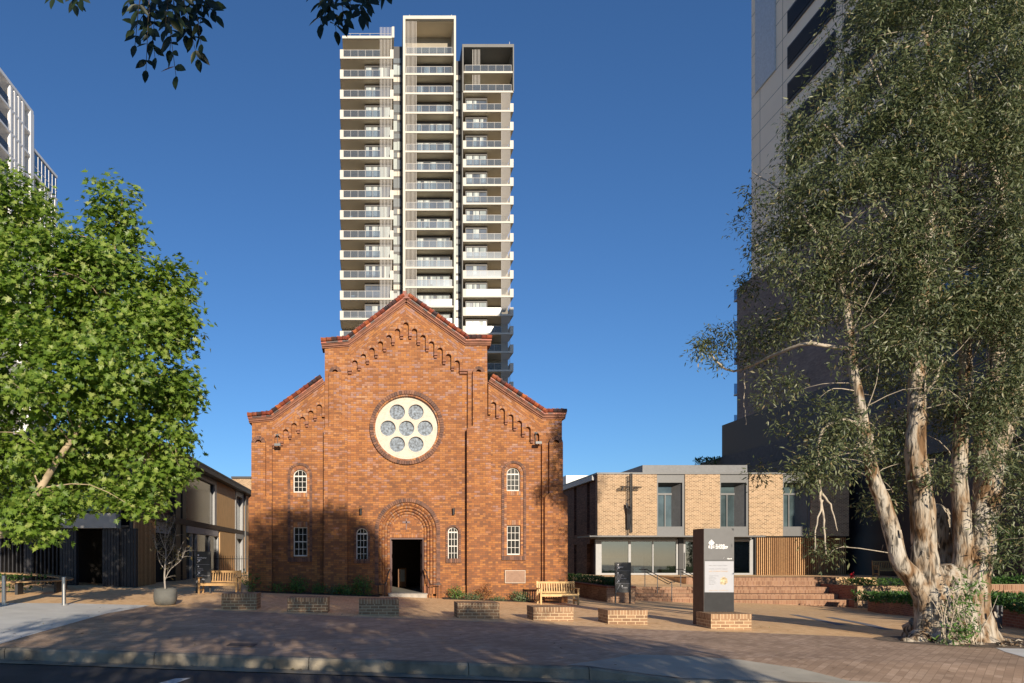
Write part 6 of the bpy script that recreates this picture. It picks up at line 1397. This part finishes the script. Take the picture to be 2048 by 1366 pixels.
def wall_pt(t): 
    return (WA[0]+(WC[0]-WA[0])*t, WA[1]+(WC[1]-WA[1])*t)
bx = []
for i in range(9):
    a, b_ = wall_pt(i/9), wall_pt((i+1)/9); z = G((a[0]+b_[0])/2, (a[1]+b_[1])/2)+hw_-.1; bx.append((min(a[0],b_[0])+.35, max(a[0],b_[0])+1.5, b_[1], a[1], z, z+.42))
hedge('hedge', bx, .13, 210, M_HEDGE, 'dense bright green hedge above the red brick retaining wall')
hedge('hedge', [((1722-PX0)/F*37.5, 33, 37.2, 39.2, zc1-.05, zc1+.32)], .10, 190, M_SHRUB, 'loose green planting behind the pale brick planter wall')
hedge('hedge', [(26.4,40,29.5,31,.35,.75)], .12, 150, M_HEDGE, 'dark shaded hedge above the low brick strip right of the paperbark')
hedge('hedge', [(27.2,40,31.5,32.6,.2,3.0)], .16, 110, M_ALEAF, 'tall dark evergreen hedge in shade at the right edge behind the trunk')
hedge('hedge', [((1390-PX0)/F*63, (1448-PX0)/F*63, 62, 63.5, 8.6, 10.7)], .22, 60, M_HEDGE, 'clipped dark hedge on the podium corner far behind the office')
hedge('hedge', [(-18.5,-12.4,24.2,27,G(-15,25)+.02,G(-15,25)+.5)], .12, 80, M_SHRUB, 'green bed of plants inside the curved timber bench')
rs = thing('rose_bush', ((1703-PX0)/F*37.4, 37.4, zc1), 'small rose bush with one red bloom above the seating steps', 'shrub'); rc_ = Vector(P(1703,1151,37.4))
C = np.array([tuple(rc_+Vector((rng.normal()*.12, rng.normal()*.1, -.3+rng.normal()*.15))) for k in range(60)]); leaf_cloud('foliage', C, rng.normal(size=C.shape)+np.array([0,-.4,.6]), rng.normal(size=C.shape), np.full(60,.09), T_OVAL, M_SHRUB, rs, rng)
C = np.array([tuple(rc_+Vector(rng.normal(size=3))*.055) for k in range(40)]); leaf_cloud('bloom', C, rng.normal(size=C.shape)+np.array([0,-.8,.3]), rng.normal(size=C.shape), np.full(40,.12), T_OVAL, leaf_mat('red_petals', [(0,(.45,.01,.02)),(1,(.65,.03,.05))], trans=.2), rs, rng)
mb = MB(); mb.tube([(rc_.x,rc_.y,zc1-.1), tuple(rc_)], .012, 5); mb.build('stem', M_TWIGD, rs)

# fallen leaves along the gutter, kerb and footpath
rng = np.random.default_rng(77); n = 420
fxx = rng.uniform(-8,11,n); fyy = np.array([kerb_y(x) for x in fxx])+np.where(rng.random(n) < .35, rng.uniform(-.35,-.03,n), rng.uniform(.2,9,n)); fzz = np.array([(road_z(x,y)+.03) if y < kerb_y(x) else (foot_z(x,y) if y < block_y(x) else G(x,y))+.012 for x, y in zip(fxx,fyy)])
fl_ = leaf_cloud('fallen_leaves', np.stack([fxx,fyy,fzz],1), np.array([0,0,1.0])+rng.normal(size=(n,3))*.2, rng.normal(size=(n,3)), rng.uniform(.03,.08,n), T_OVAL, leaf_mat('dry_leaves', [(0,(.12,.07,.03)),(.6,(.22,.15,.07)),(1,(.30,.26,.12))], trans=.1), None, rng)
tag(fl_, 'dry fallen leaves scattered over the gutter and brown paving', 'litter', kind='stuff')
